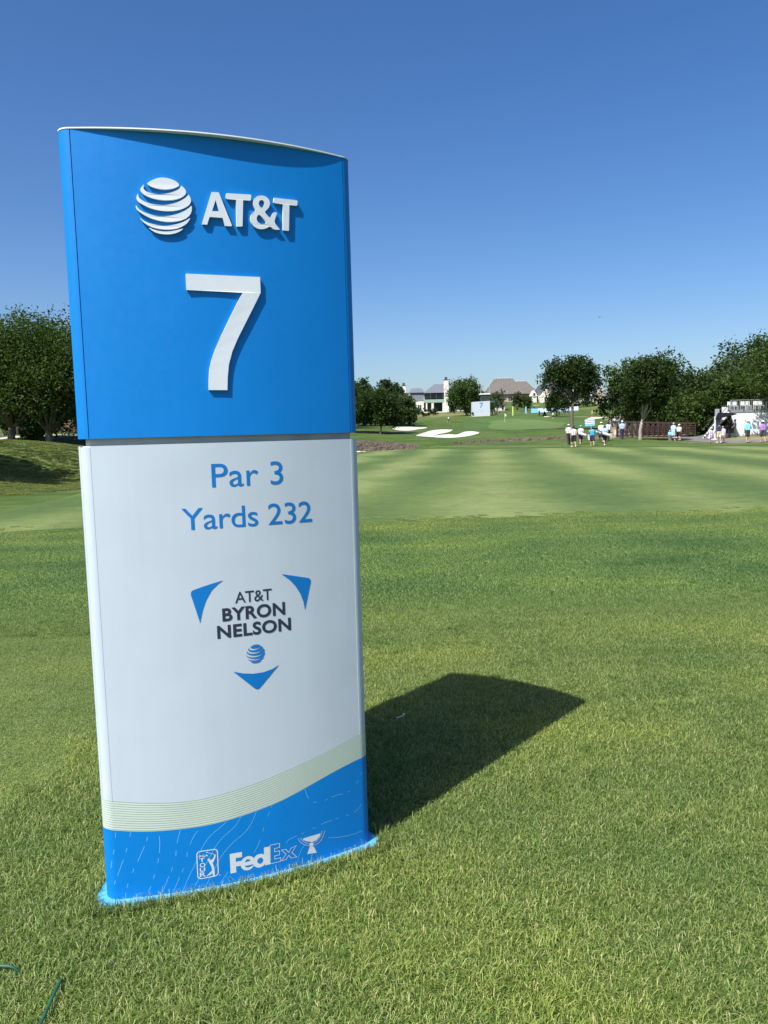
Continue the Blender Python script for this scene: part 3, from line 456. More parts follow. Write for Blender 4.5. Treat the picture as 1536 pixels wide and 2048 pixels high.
def poly_mesh(loops):
    """filled polygon with holes in u,z (mm) -> verts, tris, loops"""
    L3 = [[Vector((p[0], p[1], 0)) for p in lp] for lp in loops]; tris = tessellate_polygon(L3)
    V = [p for lp in loops for p in lp]; return V, tris
def raised(name, loops, m, o0=.0015, o1=.0095):
    V, T = poly_mesh(loops); n = len(V)
    vs = [surf(u / 1000, z / 1000, o1) for u, z in V] + [surf(u / 1000, z / 1000, o0) for u, z in V]
    fs = []
    for a, b, c in T:
        ar = (V[b][0] - V[a][0]) * (V[c][1] - V[a][1]) - (V[c][0] - V[a][0]) * (V[b][1] - V[a][1])
        t = (a, b, c) if ar > 0 else (a, c, b); fs += [t, tuple(n + i for i in t[::-1])]
    k = 0
    for lp in loops:
        for i in range(len(lp)): a, b = k + i, k + (i + 1) % len(lp); fs.append((a, b, n + b, n + a))
        k += len(lp)
    mb = MB(); mb.add(vs, fs); o = mb.build(name, m, sign)
    bm = bmesh.new(); bm.from_mesh(o.data); bmesh.ops.recalc_face_normals(bm, faces=bm.faces[:]); bm.to_mesh(o.data); bm.free()
    return o
def smooth_loop(lp, it=1): return smooth_poly(lp, it).tolist()
g = ART['globe']
raised_globe = empty('globe_emblem', parent=sign)
for lp in g:
    o = raised('globe_stripe', [smooth_loop(lp)], m_letter); o.parent = raised_globe
for k in ('A', 'T1', 'AMP', 'T2'):
    lps = ART[k]
    raised('letter', [smooth_loop(l, 2) for l in lps] if k == 'AMP' else lps, m_letter)
raised('number_seven', ART['SEVEN'], m_letter)

def decal(name, V, F, m, off, parent=sign, cut=.03):
    """flat print laid on the curved face: cut into strips, then wrapped"""
    bm = bmesh.new(); vv = [bm.verts.new((u / 1000, z / 1000, 0)) for u, z in V]
    for f in F:
        try: bm.faces.new([vv[i] for i in f])
        except ValueError: pass
    bmesh.ops.delete(bm, geom=[v for v in bm.verts if not v.link_faces], context='VERTS'); bmesh.ops.remove_doubles(bm, verts=bm.verts[:], dist=1e-6)
    if cut:
        xs = [v.co.x for v in bm.verts]
        for c in np.arange(math.ceil(min(xs) / cut) * cut, max(xs), cut):
            bmesh.ops.bisect_plane(bm, geom=bm.verts[:] + bm.edges[:] + bm.faces[:], plane_co=(c, 0, 0), plane_no=(1, 0, 0))
    bm.normal_update()
    for f in bm.faces:
        if f.normal.z < 0: f.normal_flip()
    for v in bm.verts: v.co = surf(v.co.x, v.co.y, off)
    me = bpy.data.meshes.new(name); bm.to_mesh(me); bm.free()
    return link(name, me, m, parent)
def decal_poly(name, loops, m, off=.0010, parent=sign):
    V, T = poly_mesh(loops); return decal(name, V, T, m, off, parent)
def strokes(lines, w):
    """polylines -> quads (mm)"""
    V, F = [], []
    for ln in lines:
        P = np.array(ln, float)
        if len(P) > 2:
            for _ in range(2):
                q = P[:-1] * .75 + P[1:] * .25; r = P[:-1] * .25 + P[1:] * .75; P = np.vstack([P[:1], np.stack([q, r], 1).reshape(-1, 2), P[-1:]])
        tg = np.gradient(P, axis=0); nn = np.stack([-tg[:, 1], tg[:, 0]], 1); nn /= np.linalg.norm(nn, axis=1)[:, None] + 1e-9
        b = len(V); V += (P + nn * w / 2).tolist() + (P - nn * w / 2).tolist(); n = len(P)
        F += [(b + i, b + i + 1, b + n + i + 1, b + n + i) for i in range(n - 1)]
    return V, F
def ring(lp, w):
    """outline stroke just inside a closed loop"""
    P = np.array(lp, float); ar = np.sum(P[:, 0] * np.roll(P[:, 1], -1) - np.roll(P[:, 0], -1) * P[:, 1])
    if ar < 0: P = P[::-1]
    e1 = P - np.roll(P, 1, 0); e2 = np.roll(P, -1, 0) - P; e1 /= np.linalg.norm(e1, axis=1)[:, None] + 1e-9; e2 /= np.linalg.norm(e2, axis=1)[:, None] + 1e-9
    n1 = np.stack([-e1[:, 1], e1[:, 0]], 1); n2 = np.stack([-e2[:, 1], e2[:, 0]], 1); b = n1 + n2; b /= np.maximum((b * n1).sum(1), .35)[:, None]
    Q = P + b * w; n = len(P)
    return P.tolist() + Q.tolist(), [(i, (i + 1) % n, n + (i + 1) % n, n + i) for i in range(n)]
_dg = None
def text_vf(body, weight=0.0, spacing=1.0):
    c = bpy.data.curves.new('t', 'FONT'); c.body = body; c.offset = weight; c.space_character = spacing; c.resolution_u = 6
    o = bpy.data.objects.new('t', c); COL.objects.link(o); bpy.context.view_layer.update()
    me = bpy.data.meshes.new_from_object(o.evaluated_get(bpy.context.evaluated_depsgraph_get()))
    V = np.array([v.co[:2] for v in me.vertices]); F = [tuple(p.vertices) for p in me.polygons]
    bpy.data.objects.remove(o); bpy.data.curves.remove(c); bpy.data.meshes.remove(me); return V, F
def lettering(body, box, m, weight, off=.0010, spacing=1.0, name='lettering', parent=sign, capref='E'):
    """box: [left-baseline, right-baseline, left-captop] in mm"""
    V, F = text_vf(body, weight, spacing); E_, _ = text_vf(capref, weight)
    (u0, z0), (u1, z1), (_, zc) = box; zb = (z0 + z1) / 2
    x0, x1 = V[:, 0].min(), V[:, 0].max(); y0, y1 = E_[:, 1].min(), E_[:, 1].max()
    U = u0 + (V[:, 0] - x0) / (x1 - x0) * (u1 - u0); Z = zb + (V[:, 1] - y0) / (y1 - y0) * (zc - z0)
    UZ = np.stack([U, Z], 1); lab = np.arange(len(UZ))
    while True:
        old = lab.copy()
        for f in F: k = min(lab[i] for i in f); lab[list(f)] = k
        if (old == lab).all(): break
    ids = np.unique([lab[f[0]] for f in F])
    if len(ids) == 1: return decal('letter', UZ.tolist(), F, m, off, parent)
    w = empty(name, parent=parent)
    for k in ids: decal('letter', UZ.tolist(), [f for f in F if lab[f[0]] == k], m, off, w)
    return w
T_ = ART['txt']
lettering('Par 3', T_['Par 3'], m_inkblue, .0); lettering('Yards 232', T_['Yards 232'], m_inkblue, .0, spacing=.96)
lettering('AT&T', T_['AT&T'], m_ink, .004, spacing=.93); lettering('BYRON', T_['BYRON'], m_ink, .03, spacing=1.06); lettering('NELSON', T_['NELSON'], m_ink, .03, spacing=1.06)
for lp in ART['chev']: decal_poly('chevron', [lp], m_inkblue)
GA = np.array(sum(g, [])); gc = (GA.min(0) + GA.max(0)) / 2; gr_ = (GA.max(0) - GA.min(0)).max() / 2
sg = empty('small_globe', parent=sign)
for lp in g: decal_poly('globe_stripe', [smooth_loop(((np.array(lp) - gc) / gr_ * 31.5 + np.array([51.0, 790.8])).tolist())], m_inkblue, parent=sg)
# blue foot and green lines
UL = -SW / 2 - SARC - .4; UR = SW / 2 + SARC + .4
us = np.concatenate([np.linspace(UL, -SW / 2 - SARC, 16)[:-1], np.linspace(-SW / 2 - SARC, -SW / 2, 12)[:-1], np.linspace(-SW / 2, SW / 2, 60), np.linspace(SW / 2, SW / 2 + SARC, 12)[1:], np.linspace(SW / 2 + SARC, UR, 16)[1:]])
lo_ = np.array(ART['lo']); hi_ = np.array(ART['hi'])
def sm(a):
    z = np.interp(us * 1000, a[:, 0], a[:, 1]); 
    for _ in range(6): z[1:-1] = (z[:-2] + 2 * z[1:-1] + z[2:]) / 4
    return z
lo_z, hi_z = sm(lo_), sm(hi_)
def strip(name, zb, zt, m, off):
    n = len(us); V = [(u * 1000, b) for u, b in zip(us, zb)] + [(u * 1000, t) for u, t in zip(us, zt)]
    return decal(name, V, [(i, i + 1, n + i + 1, n + i) for i in range(n - 1)], m, off, cut=0)
strip('blue_foot', np.full(len(us), SZ0 * 1000 + 1.0), lo_z, m_blue, .0012)
strip('pale_band', lo_z, hi_z, m_pale, .0010)
VL, FL = [], []
for k in range(13):
    z = lo_z + (hi_z - lo_z) * (k + .35) / 12.5; b = len(VL); n = len(us); w = .85
    VL += [(u * 1000, q) for u, q in zip(us, z)] + [(u * 1000, q + w) for u, q in zip(us, z)]; FL += [(b + i, b + i + 1, b + n + i + 1, b + n + i) for i in range(n - 1)]
decal('printed_lines', VL, FL, m_olive, .0015, cut=0)
for ln in ART['dash']: decal('contour_dash', *strokes([ln], 1.5), m_light, .0016)
# tour badge
badge = empty('tour_badge', parent=sign)
fr = ART['frame']; c4 = np.array(fr)
def rrect(c4, r=.16, k=6):
    c4 = np.array(c4); P = []
    for i in range(4):
        a = c4[(i - 1) % 4] - c4[i]; b = c4[(i + 1) % 4] - c4[i]; a = a / np.linalg.norm(a); b = b / np.linalg.norm(b); R = 13.0
        cc = c4[i] + a * R + b * R
        for t in np.linspace(0, math.pi / 2, k): P.append(cc - b * R * math.cos(t) - a * R * math.sin(t))
    return P
decal('badge_frame', *ring(rrect(fr), 3.2), m_inkwhite, .0019, badge)
decal_poly('golfer_figure', [ART['golfer']], m_inkwhite, .0019, badge)
decal('golf_club', *strokes([ART['club']], 1.4), m_inkwhite, .0019, badge)
u, z = ART['club'][0]; decal_poly('club_head', [[(u + 2.6 * math.cos(a), z + 2.2 * math.sin(a)) for a in np.linspace(0, 6.28, 9)[:-1]]], m_inkwhite, .0022, badge)
u, z = ART['reg'][0]; decal_poly('dot', [[(u + 1.7 * math.cos(a), z + 1.7 * math.sin(a)) for a in np.linspace(0, 6.28, 9)[:-1]]], m_inkwhite, .0019, badge)
lettering('PGA', ART['pga'], m_inkwhite, .03, .0019, 1.1, parent=badge)
for ch, bx in zip('TOUR', ART['tour']):
    lettering(ch, bx, m_inkwhite, .02, .0019, parent=badge)
# carrier logo and cup
for k in 'Fed': decal_poly('lettering', ART[k], m_inkwhite, .0019)
for k in 'Ex':
    decal('lettering', *ring(ART[k][0], 1.9), m_inkwhite, .0019)
cup = empty('printed_cup', parent=sign)
decal_poly('cup_bowl', [ART['bowl']], m_inkwhite, .0019, cup); decal('cup_arm', *strokes(ART['arms'], 1.3), m_inkwhite, .0019, cup)
decal_poly('cup_knob', [ART['knob']], m_inkwhite, .0022, cup); decal_poly('cup_base', [ART['tbase']], m_inkwhite, .0019, cup)

# ------------------------------------------------------------------ near grass (blades)
def blade_mat(name, cols):
    m, nt, b = nodes_of(name); L = nt.links
    a = N(nt, 'ShaderNodeAttribute', attribute_name='rnd'); rp = ramp(nt, cols); L.new(a.outputs['Fac'], rp.inputs[0])
    ge = N(nt, 'ShaderNodeNewGeometry'); mp = N(nt, 'ShaderNodeMapping'); mp.inputs['Scale'].default_value = (.55, 1, .2); L.new(ge.outputs['Position'], mp.inputs[0])
    nz = N(nt, 'ShaderNodeTexNoise', i_Scale=.75, i_Detail=5.0, i_Roughness=.6); L.new(mp.outputs[0], nz.inputs['Vector'])
    tr_ = ramp(nt, [(.30, (.56, .70, .68)), (.5, (.94, .96, .9)), (.70, (1.34, 1.22, .92))]); L.new(nz.outputs['Fac'], tr_.inputs[0])
    mx = N(nt, 'ShaderNodeMix', data_type='RGBA', blend_type='MULTIPLY'); mx.inputs[0].default_value = 1; L.new(rp.outputs[0], mx.inputs[6]); L.new(tr_.outputs[0], mx.inputs[7])
    # the lusher, darker strip of rough ahead of the mown lawn
    sx = N(nt, 'ShaderNodeSeparateXYZ'); L.new(ge.outputs['Position'], sx.inputs[0])
    wv = N(nt, 'ShaderNodeMath', operation='MULTIPLY_ADD'); L.new(nz.outputs['Fac'], wv.inputs[0]); wv.inputs[1].default_value = 5.0; L.new(sx.outputs[1], wv.inputs[2])
    rb = ramp(nt, [(.0, (1, 1, 1)), (.47, (1, 1, 1)), (.58, (.68, .82, .88)), (.82, (.72, .85, .88)), (1, (.95, .95, .9))]); md = N(nt, 'ShaderNodeMath', operation='DIVIDE'); L.new(wv.outputs[0], md.inputs[0]); md.inputs[1].default_value = 17.0; L.new(md.outputs[0], rb.inputs[0])
    m2 = N(nt, 'ShaderNodeMix', data_type='RGBA', blend_type='MULTIPLY'); m2.inputs[0].default_value = 1; L.new(mx.outputs[2], m2.inputs[6]); L.new(rb.outputs[0], m2.inputs[7])
    col = m2.outputs[2]
    L.new(col, b.inputs['Base Color']); b.inputs['Roughness'].default_value = .55; b.inputs['Specular IOR Level'].default_value = .25
    tr = N(nt, 'ShaderNodeBsdfTranslucent'); L.new(col, tr.inputs[0]); ms = N(nt, 'ShaderNodeMixShader'); ms.inputs[0].default_value = .38
    L.new(b.outputs[0], ms.inputs[1]); L.new(tr.outputs[0], ms.inputs[2]); L.new(ms.outputs[0], nt.nodes['Material Output'].inputs[0])
    return m
m_blade = blade_mat('grass_blade', [(0, (.065, .115, .022)), (.45, (.215, .308, .072)), (.8, (.388, .462, .143)), (.93, (.52, .52, .22)), (1, (.66, .58, .35))])

def blades(xy, r, hmin, hmax, wid, lean=.5):
    """grass blades as bent 3-segment ribbons -> V,F,rnd"""
    n = len(xy); h = r.uniform(hmin, hmax, n) * np.where(r.random(n) < .08, 1.35, 1.0); a = r.uniform(0, 2 * np.pi, n)
    ln = np.abs(r.normal(lean, .35, n)) * h; w = wid * r.uniform(.7, 1.3, n); tw = a + np.pi / 2 + r.normal(0, .5, n)
    dx, dy = np.cos(a), np.sin(a); wx, wy = np.cos(tw) * w, np.sin(tw) * w
    V = np.zeros((n, 7, 3)); rows = ((0, 0, 1.0), (.38, .12, .95), (.75, .5, .7))
    for i, (t, l, ww) in enumerate(rows):
        cx = xy[:, 0] + dx * ln * l; cy = xy[:, 1] + dy * ln * l; cz = h * t
        V[:, 2 * i] = np.stack([cx - wx * ww, cy - wy * ww, cz], 1); V[:, 2 * i + 1] = np.stack([cx + wx * ww, cy + wy * ww, cz], 1)
    droop = np.clip(1 - .5 * ln / h, .55, 1)
    V[:, 6] = np.stack([xy[:, 0] + dx * ln, xy[:, 1] + dy * ln, h * droop], 1)
    T = np.array([(0, 1, 3), (0, 3, 2), (2, 3, 5), (2, 5, 4), (4, 5, 6)])
    F = (np.arange(n)[:, None, None] * 7 + T[None]).reshape(-1, 3)
    return V.reshape(-1, 3), F, np.repeat(r.random(n) ** 1.1, 5)
TILE = .25
def tile_collection(name, n, hmin, hmax, wid, variants, lean=.5, m=None):
    c = bpy.data.collections.new(name)
    for k in range(variants):
        r = np.random.default_rng(100 + k + len(name)); xy = r.uniform(-TILE / 2, TILE / 2, (n, 2))
        V, F, q = blades(xy, r, hmin, hmax, wid, lean); me = mesh_np(name, V, F); fattr(me, 'rnd', q); me.materials.append(m or m_blade)
        c.objects.link(bpy.data.objects.new(name, me))
    return c
c_rough = tile_collection('rough_tile', 2300, .010, .028, .00105, 5, .95); m_short = blade_mat('short_blade', [(0, (.09, .14, .032)), (.5, (.205, .272, .075)), (.9, (.35, .41, .14)), (1, (.52, .51, .24))]); c_short = tile_collection('short_tile', 1700, .006, .015, .0010, 3, .9, m_short)
c_tuft = bpy.data.collections.new('tuft')
for k in range(4):
    r = np.random.default_rng(300 + k); V, F, q = blades(r.normal(0, .018, (46, 2)), r, .020, .046, .0011, .9); me = mesh_np('tuft', V, F); fattr(me, 'rnd', np.clip(q * .55 + .35 * (k % 2), 0, 1)); me.materials.append(m_blade); c_tuft.objects.link(bpy.data.objects.new('tuft', me))
c_mid = tile_collection('mid_tile', 900, .014, .030, .0018, 3, .9)

def scatter_group(name, coll):
    ng = bpy.data.node_groups.new(name, 'GeometryNodeTree')
    ng.interface.new_socket('Geometry', in_out='INPUT', socket_type='NodeSocketGeometry'); ng.interface.new_socket('Geometry', in_out='OUTPUT', socket_type='NodeSocketGeometry')
    gi = ng.nodes.new('NodeGroupInput'); go = ng.nodes.new('NodeGroupOutput'); L = ng.links
    mp = ng.nodes.new('GeometryNodeMeshToPoints'); ip = ng.nodes.new('GeometryNodeInstanceOnPoints'); ci = ng.nodes.new('GeometryNodeCollectionInfo')
    ci.inputs['Collection'].default_value = coll; ci.inputs['Separate Children'].default_value = True; ci.inputs['Reset Children'].default_value = True
    def na(nm, t):
        a = ng.nodes.new('GeometryNodeInputNamedAttribute'); a.data_type = t; a.inputs['Name'].default_value = nm; return a.outputs['Attribute']
    cx = ng.nodes.new('ShaderNodeCombineXYZ'); L.new(na('rot', 'FLOAT'), cx.inputs[2])
    ip.inputs['Pick Instance'].default_value = True
    L.new(gi.outputs[0], mp.inputs['Mesh']); L.new(mp.outputs[0], ip.inputs['Points']); L.new(ci.outputs[0], ip.inputs['Instance']); L.new(na('idx', 'INT'), ip.inputs['Instance Index'])
    L.new(cx.outputs[0], ip.inputs['Rotation']); L.new(na('scl', 'FLOAT'), ip.inputs['Scale']); L.new(ip.outputs[0], go.inputs[0])
    return ng
cy_, sy_ = math.cos(SYAW), math.sin(SYAW); S0 = np.array([-0.50515, 2.5586])
def l2w(p): p = np.asarray(p, float); return np.stack([S0[0] + p[:, 0] * cy_ - p[:, 1] * sy_, S0[1] + p[:, 0] * sy_ + p[:, 1] * cy_], 1)
gi_ = np.arange(-46, 64); gx, gy = np.meshgrid(gi_, gi_); cells = np.stack([gx.ravel(), gy.ravel()], 1); ctr = l2w(cells * TILE)
vis = (ctr[:, 1] > .7) & (ctr[:, 1] < 15.4) & (np.abs(ctr[:, 0]) < .56 * ctr[:, 1] + 1.6)
block = (np.abs(cells[:, 0]) <= 2) & (cells[:, 1] >= -1) & (cells[:, 1] <= 3)
left_poly = smooth_poly([(-1.75, 6.0), (-1.55, 4.6), (-1.5, 3.3), (-1.75, 2.9), (-3.2, 2.9), (-6, 3.0), (-6.5, 6.1), (-4, 6.1), (-2.9, 5.95)], 2)
wob = ctr + .12 * np.stack([vnoise(ctr[:, 0], ctr[:, 1], 3, 8), vnoise(ctr[:, 0], ctr[:, 1], 3, 9)], 1)
short = inside(wob[:, 0], wob[:, 1], left_poly)
far_ = ctr[:, 1] > 7.0
edge = 13.3 + .35 * vnoise(ctr[:, 0], ctr[:, 1], 1.3, 21) + .25 * vnoise(ctr[:, 0], ctr[:, 1], 4, 22); over = np.clip((ctr[:, 1] - edge) / 1.5, 0, 1)
tee_in = np.random.default_rng(4).random(len(ctr)) < over ** .7; fsc = 1 - .62 * over
def scatter(name, sel, coll, nvar, label, seed, z=0.0, scl=None):
    p = ctr[sel]; r = np.random.default_rng(seed); n = len(p)
    me = bpy.data.meshes.new(name); me.vertices.add(n); me.vertices.foreach_set('co', np.c_[p, np.full(n, z)].astype(np.float32).ravel())
    a = me.attributes.new('rot', 'FLOAT', 'POINT'); a.data.foreach_set('value', (SYAW + r.integers(0, 4, n) * math.pi / 2).astype(np.float32))
    a = me.attributes.new('idx', 'INT', 'POINT'); a.data.foreach_set('value', r.integers(0, nvar, n).astype(np.int32))
    a = me.attributes.new('scl', 'FLOAT', 'POINT'); a.data.foreach_set('value', (np.full(n, 1.0) if scl is None else scl[sel]).astype(np.float32))
    o = link(name, me); md = o.modifiers.new('scatter', 'NODES'); md.node_group = scatter_group(name, coll)
    return tag(o, label, 'grass', kind='stuff')
scatter('rough_grass', vis & ~block & ~short & ~far_, c_rough, 5, 'thick green bermuda grass around the tee sign', 1)
scatter('rough_grass', vis & ~block & far_ & ~tee_in, c_mid, 3, 'darker rough grass strip before the mown lawn', 2, 0.0, fsc)
scatter('short_grass', vis & ~block & short, c_short, 3, 'finely mown pale grass left of the tee sign', 3, .004)
m_long = blade_mat('long_blade', [(0, (.06, .10, .018)), (.5, (.16, .215, .05)), (.85, (.30, .33, .10)), (1, (.52, .44, .22))])
c_long = tile_collection('long_tile', 360, .02, .055, .0032, 4, .7, m_long)
rl_ = np.random.default_rng(91); lp_ = np.stack([rl_.uniform(-24, -8.6, 6500), rl_.uniform(23.5, 40, 6500)], 1); dd_ = vnoise(lp_[:, 0], lp_[:, 1], .8, 51)
lp_ = lp_[(lp_[:, 0] < -8.9 - .32 * np.maximum(0, 30 - lp_[:, 1]) + .4 * dd_) & (lp_[:, 0] > -.56 * lp_[:, 1] - 3.0)]
_save = ctr; ctr = lp_; _mg = scatter('mound_grass', np.ones(len(lp_), bool), c_long, 4, 'longer unmown grass covering the left mound', 8, 0.0, rl_.uniform(.6, 1.2, len(lp_))); ctr = _save
_co = np.c_[lp_, terrain(lp_[:, 0], lp_[:, 1])].astype(np.float32); _mg.data.vertices.foreach_set('co', _co.ravel())
rt = np.random.default_rng(77); tp = np.stack([rt.uniform(-6, 7, 4200), rt.uniform(1.0, 9.5, 4200)], 1); tp = tp[(np.abs(tp[:, 0]) < .56 * tp[:, 1] + 1.2) & (vnoise(tp[:, 0], tp[:, 1], 1.7, 31) + rt.normal(0, .35, len(tp)) > .12)]
_ld = (tp - S0) @ np.array([[cy_, -sy_], [sy_, cy_]]); tp = tp[~(inside(_ld[:, 0] * .93, (_ld[:, 1] - SYC) * .93 + SYC, np.array(bp))) & ~inside(tp[:, 0], tp[:, 1], left_poly)]
_save = ctr; ctr = tp; scatter('grass_tufts', np.ones(len(tp), bool), c_tuft, 4, 'scattered taller tufts in the near grass', 6, 0.0, rt.uniform(.55, 1.15, len(tp))); ctr = _save
# grass cell block round the sign: individual blades that stay off the plate
r = np.random.default_rng(55); nb = 25 * 2300
xy = np.stack([r.uniform(-2.5 * TILE, 2.5 * TILE, nb), r.uniform(-1.5 * TILE, 3.5 * TILE, nb)], 1)
bpa = np.array(bp); keep = ~inside(xy[:, 0], xy[:, 1], bpa); xy = xy[keep]
pe = np.min(np.hypot(xy[:, None, 0] - bpa[None, ::2, 0], xy[:, None, 1] - bpa[None, ::2, 1]), axis=1); tall = pe < .05
Va, Fa, qa = blades(l2w(xy[~tall]), r, .011, .030, .00105, .9); Vb, Fb, qb = blades(l2w(np.repeat(xy[tall], 2, 0) + r.normal(0, .004, (2 * tall.sum(), 2)) * 0), r, .020, .052, .0010, .4)
V = np.vstack([Va, Vb]); F = np.vstack([Fa, Fb + len(Va)]); q = np.r_[qa, qb]; me = mesh_np('rough_grass', V, F); fattr(me, 'rnd', q); me.materials.append(m_blade)
tag(link('rough_grass', me), 'grass blades crowding the edge of the sign base', 'grass', kind='stuff')

# green cable lengths and the broken tee in the grass
m_cable = mat('green_cable', (.014, .09, .055), .5, .2, 30)
def cable(pts, r_, label):
    P = np.array(pts, float)
    for _ in range(2):
        a = P[:-1] * .75 + P[1:] * .25; b = P[:-1] * .25 + P[1:] * .75; P = np.vstack([P[:1], np.stack([a, b], 1).reshape(-1, 2 + 1), P[-1:]])
    o = MB().tube(P.tolist(), r_, 8).build('cable', m_cable, smooth=True); tag(o, label, 'cable', 'green cables in the grass'); return o
cable([(-1.62, 2.06, .022), (-1.4, 2.07, .03), (-1.2, 2.078, .032), (-1.12, 2.077, .031), (-1.083, 2.077, .026), (-1.07, 2.077, .0)], .0042, 'short green cable end poking from the grass at the left edge')
cable([(-.935, 2.07, -.012), (-.931, 2.03, .022), (-.923, 1.97, .032), (-.914, 1.90, .033), (-.907, 1.82, .034), (-.90, 1.5, .03), (-.92, 1.2, .02)], .0046, 'green cable running through grass below the blue sign foot')
tee = MB(); tee.bar((0, 0, .022), (.036, .010, .026), .0020, n=6); tee.bar((.036, .010, .026), (.039, .011, .038), .0026, n=6, w2=.0045)
tag(tee.build('golf_tee', mat('tee_white', (.8, .8, .78), .5, .05), loc=(.04, 3.97, 0), rot=(0, 0, .15)), 'small white broken golf tee lying in the sign shadow', 'golf tee')

# ------------------------------------------------------------------ trees
m_bark = mat('bark_grey', (.115, .095, .075), .95, .35, 7, 1.0, 18, stretch=(1, 1, .25)); m_bark_mid = mat('bark_mid', (.17, .145, .12), .95, .35, 7, 1.0, 18, stretch=(1, 1, .25)); m_bark_pale = mat('bark_pale', (.30, .265, .22), .95, .3, 7, 1.0, 18, stretch=(1, 1, .25))
LEAF = {'oak': leaf_mat('leaf_oak', (.016, .032, .009), (.030, .055, .013), (.066, .100, .026)),
        'elm': leaf_mat('leaf_elm', (.023, .046, .011), (.047, .084, .018), (.102, .150, .037), .36),
        'cedar': leaf_mat('leaf_cedar', (.018, .034, .014), (.030, .052, .020), (.052, .078, .028), .15),
        'olive': leaf_mat('leaf_olive', (.028, .048, .015), (.053, .084, .026), (.094, .132, .046), .3)}

def leaf_quads(C, size, r, up=.35, asp=.55):
    n = len(C); nrm = r.normal(0, 1, (n, 3)); nrm[:, 2] = np.abs(nrm[:, 2]) + up; nrm /= np.linalg.norm(nrm, axis=1)[:, None]
    t = np.cross(nrm, r.normal(0, 1, (n, 3))); t /= np.linalg.norm(t, axis=1)[:, None] + 1e-9; b = np.cross(nrm, t)
    l = size * r.uniform(.6, 1.4, n)[:, None]; w = l * asp
    V = np.stack([C - t * l * .5, C + b * w * .5, C + t * l * .5, C - b * w * .5], 1).reshape(-1, 3)
    return V, np.arange(n * 4).reshape(-1, 4)

def crown_points(centers, radii, n, r, flat=.8):
    """leaf positions on lumpy lobes: clumps over each lobe's shell, fewer inside"""
    k = len(centers); wts = np.array(radii) ** 2; wts = wts / wts.sum(); P = []; Q = []
    for c, R, w in zip(centers, radii, wts):
        m = int(n * w); nc = max(6, m // 22)
        d = r.normal(0, 1, (nc, 3)); d /= np.linalg.norm(d, axis=1)[:, None]; rr = R * (.35 + .65 * r.random(nc) ** .45)
        cc = np.array(c) + d * rr[:, None] * np.array([1, 1, flat]); tone = r.random(nc)
        i = r.integers(0, nc, m); P.append(cc[i] + r.normal(0, 1, (m, 3)) * R * .15); Q.append(np.clip(tone[i] * .6 + r.random(m) * .4 + d[i][:, 2] * .10, 0, 1))
    return np.concatenate(P), np.concatenate(Q)

def tree(name, label, x, y, h, cr, cb, tr, leaf, n, kind='oak', seed=1, group=None, lobes=11, bark=None, fork=None, lean=(0, 0), squash=1.0, low=0.0, cat='tree', ry=None):
    """tapered trunk and limbs reaching into leafy lobes; cb = height of crown base"""
    r = np.random.default_rng(seed); z0 = tz(x, y) - .1; root = empty(name, (x, y, z0)); tag(root, label, cat, group)
    ch = h - cb; czc = cb + ch * .5; cen = []; rad = []; ry = ry or cr
    ga = 2.39996
    for i in range(lobes):
        t = (i + .5) / lobes; zc = cb + ch * (.16 + .70 * t); el = math.sqrt(max(.05, 1 - ((t - .42) / .66) ** 2)); a = i * ga + r.uniform(-.5, .5)
        R_ = min(cr * r.uniform(.36, .52), ch * .40); q = el * r.uniform(.66, 1.0) * (cr - R_) / cr; zc = min(zc, h - R_ * .8); cen.append((math.cos(a) * cr * q + lean[0] * zc / h, math.sin(a) * ry * q + lean[1] * zc / h, zc)); rad.append(R_)
    cen.append((lean[0] * .7, lean[1] * .7, cb + ch * .5)); rad.append(min(cr * .62, ch * .46))
    mb = MB(); fz = fork or cb * .85; top = (lean[0] * fz / h + r.normal(0, .06), lean[1] * fz / h + r.normal(0, .06), fz)
    mb.tube([(0, 0, -.2), (r.normal(0, .02), 0, .25), (top[0] * .5 + r.normal(0, .05), top[1] * .5, fz * .5), top], [tr * 1.5, tr * 1.12, tr * .95, tr * .85], 8)
    for c, R in zip(cen, rad):
        s = Vector(top) + Vector((0, 0, -r.uniform(0, fz * .18))); e = Vector(c); m1 = s.lerp(e, .45) + Vector((r.normal(0, .08 * cr), r.normal(0, .08 * cr), .10 * ch * r.random()))
        mb.tube([s, m1, e], [tr * .52, tr * .30, tr * .10], 5)
        for _ in range(3):
            d = Vector(r.normal(0, 1, 3)).normalized(); mb.tube([m1.lerp(e, .5), e + d * R * .5, e + d * R * .85], [tr * .2, tr * .1, tr * .03], 4)
    mb.build('trunk', bark or m_bark, root, smooth=True)
    P, Q = crown_points(cen, rad, n, r, .78 * squash)
    P = P[P[:, 2] > cb - ch * .12 - low]; Q = Q[:len(P)]
    V, F = leaf_quads(P, leaf, r); me = mesh_np('crown', V, F); fattr(me, 'rnd', Q); link('crown', me, LEAF[kind], root)
    return root

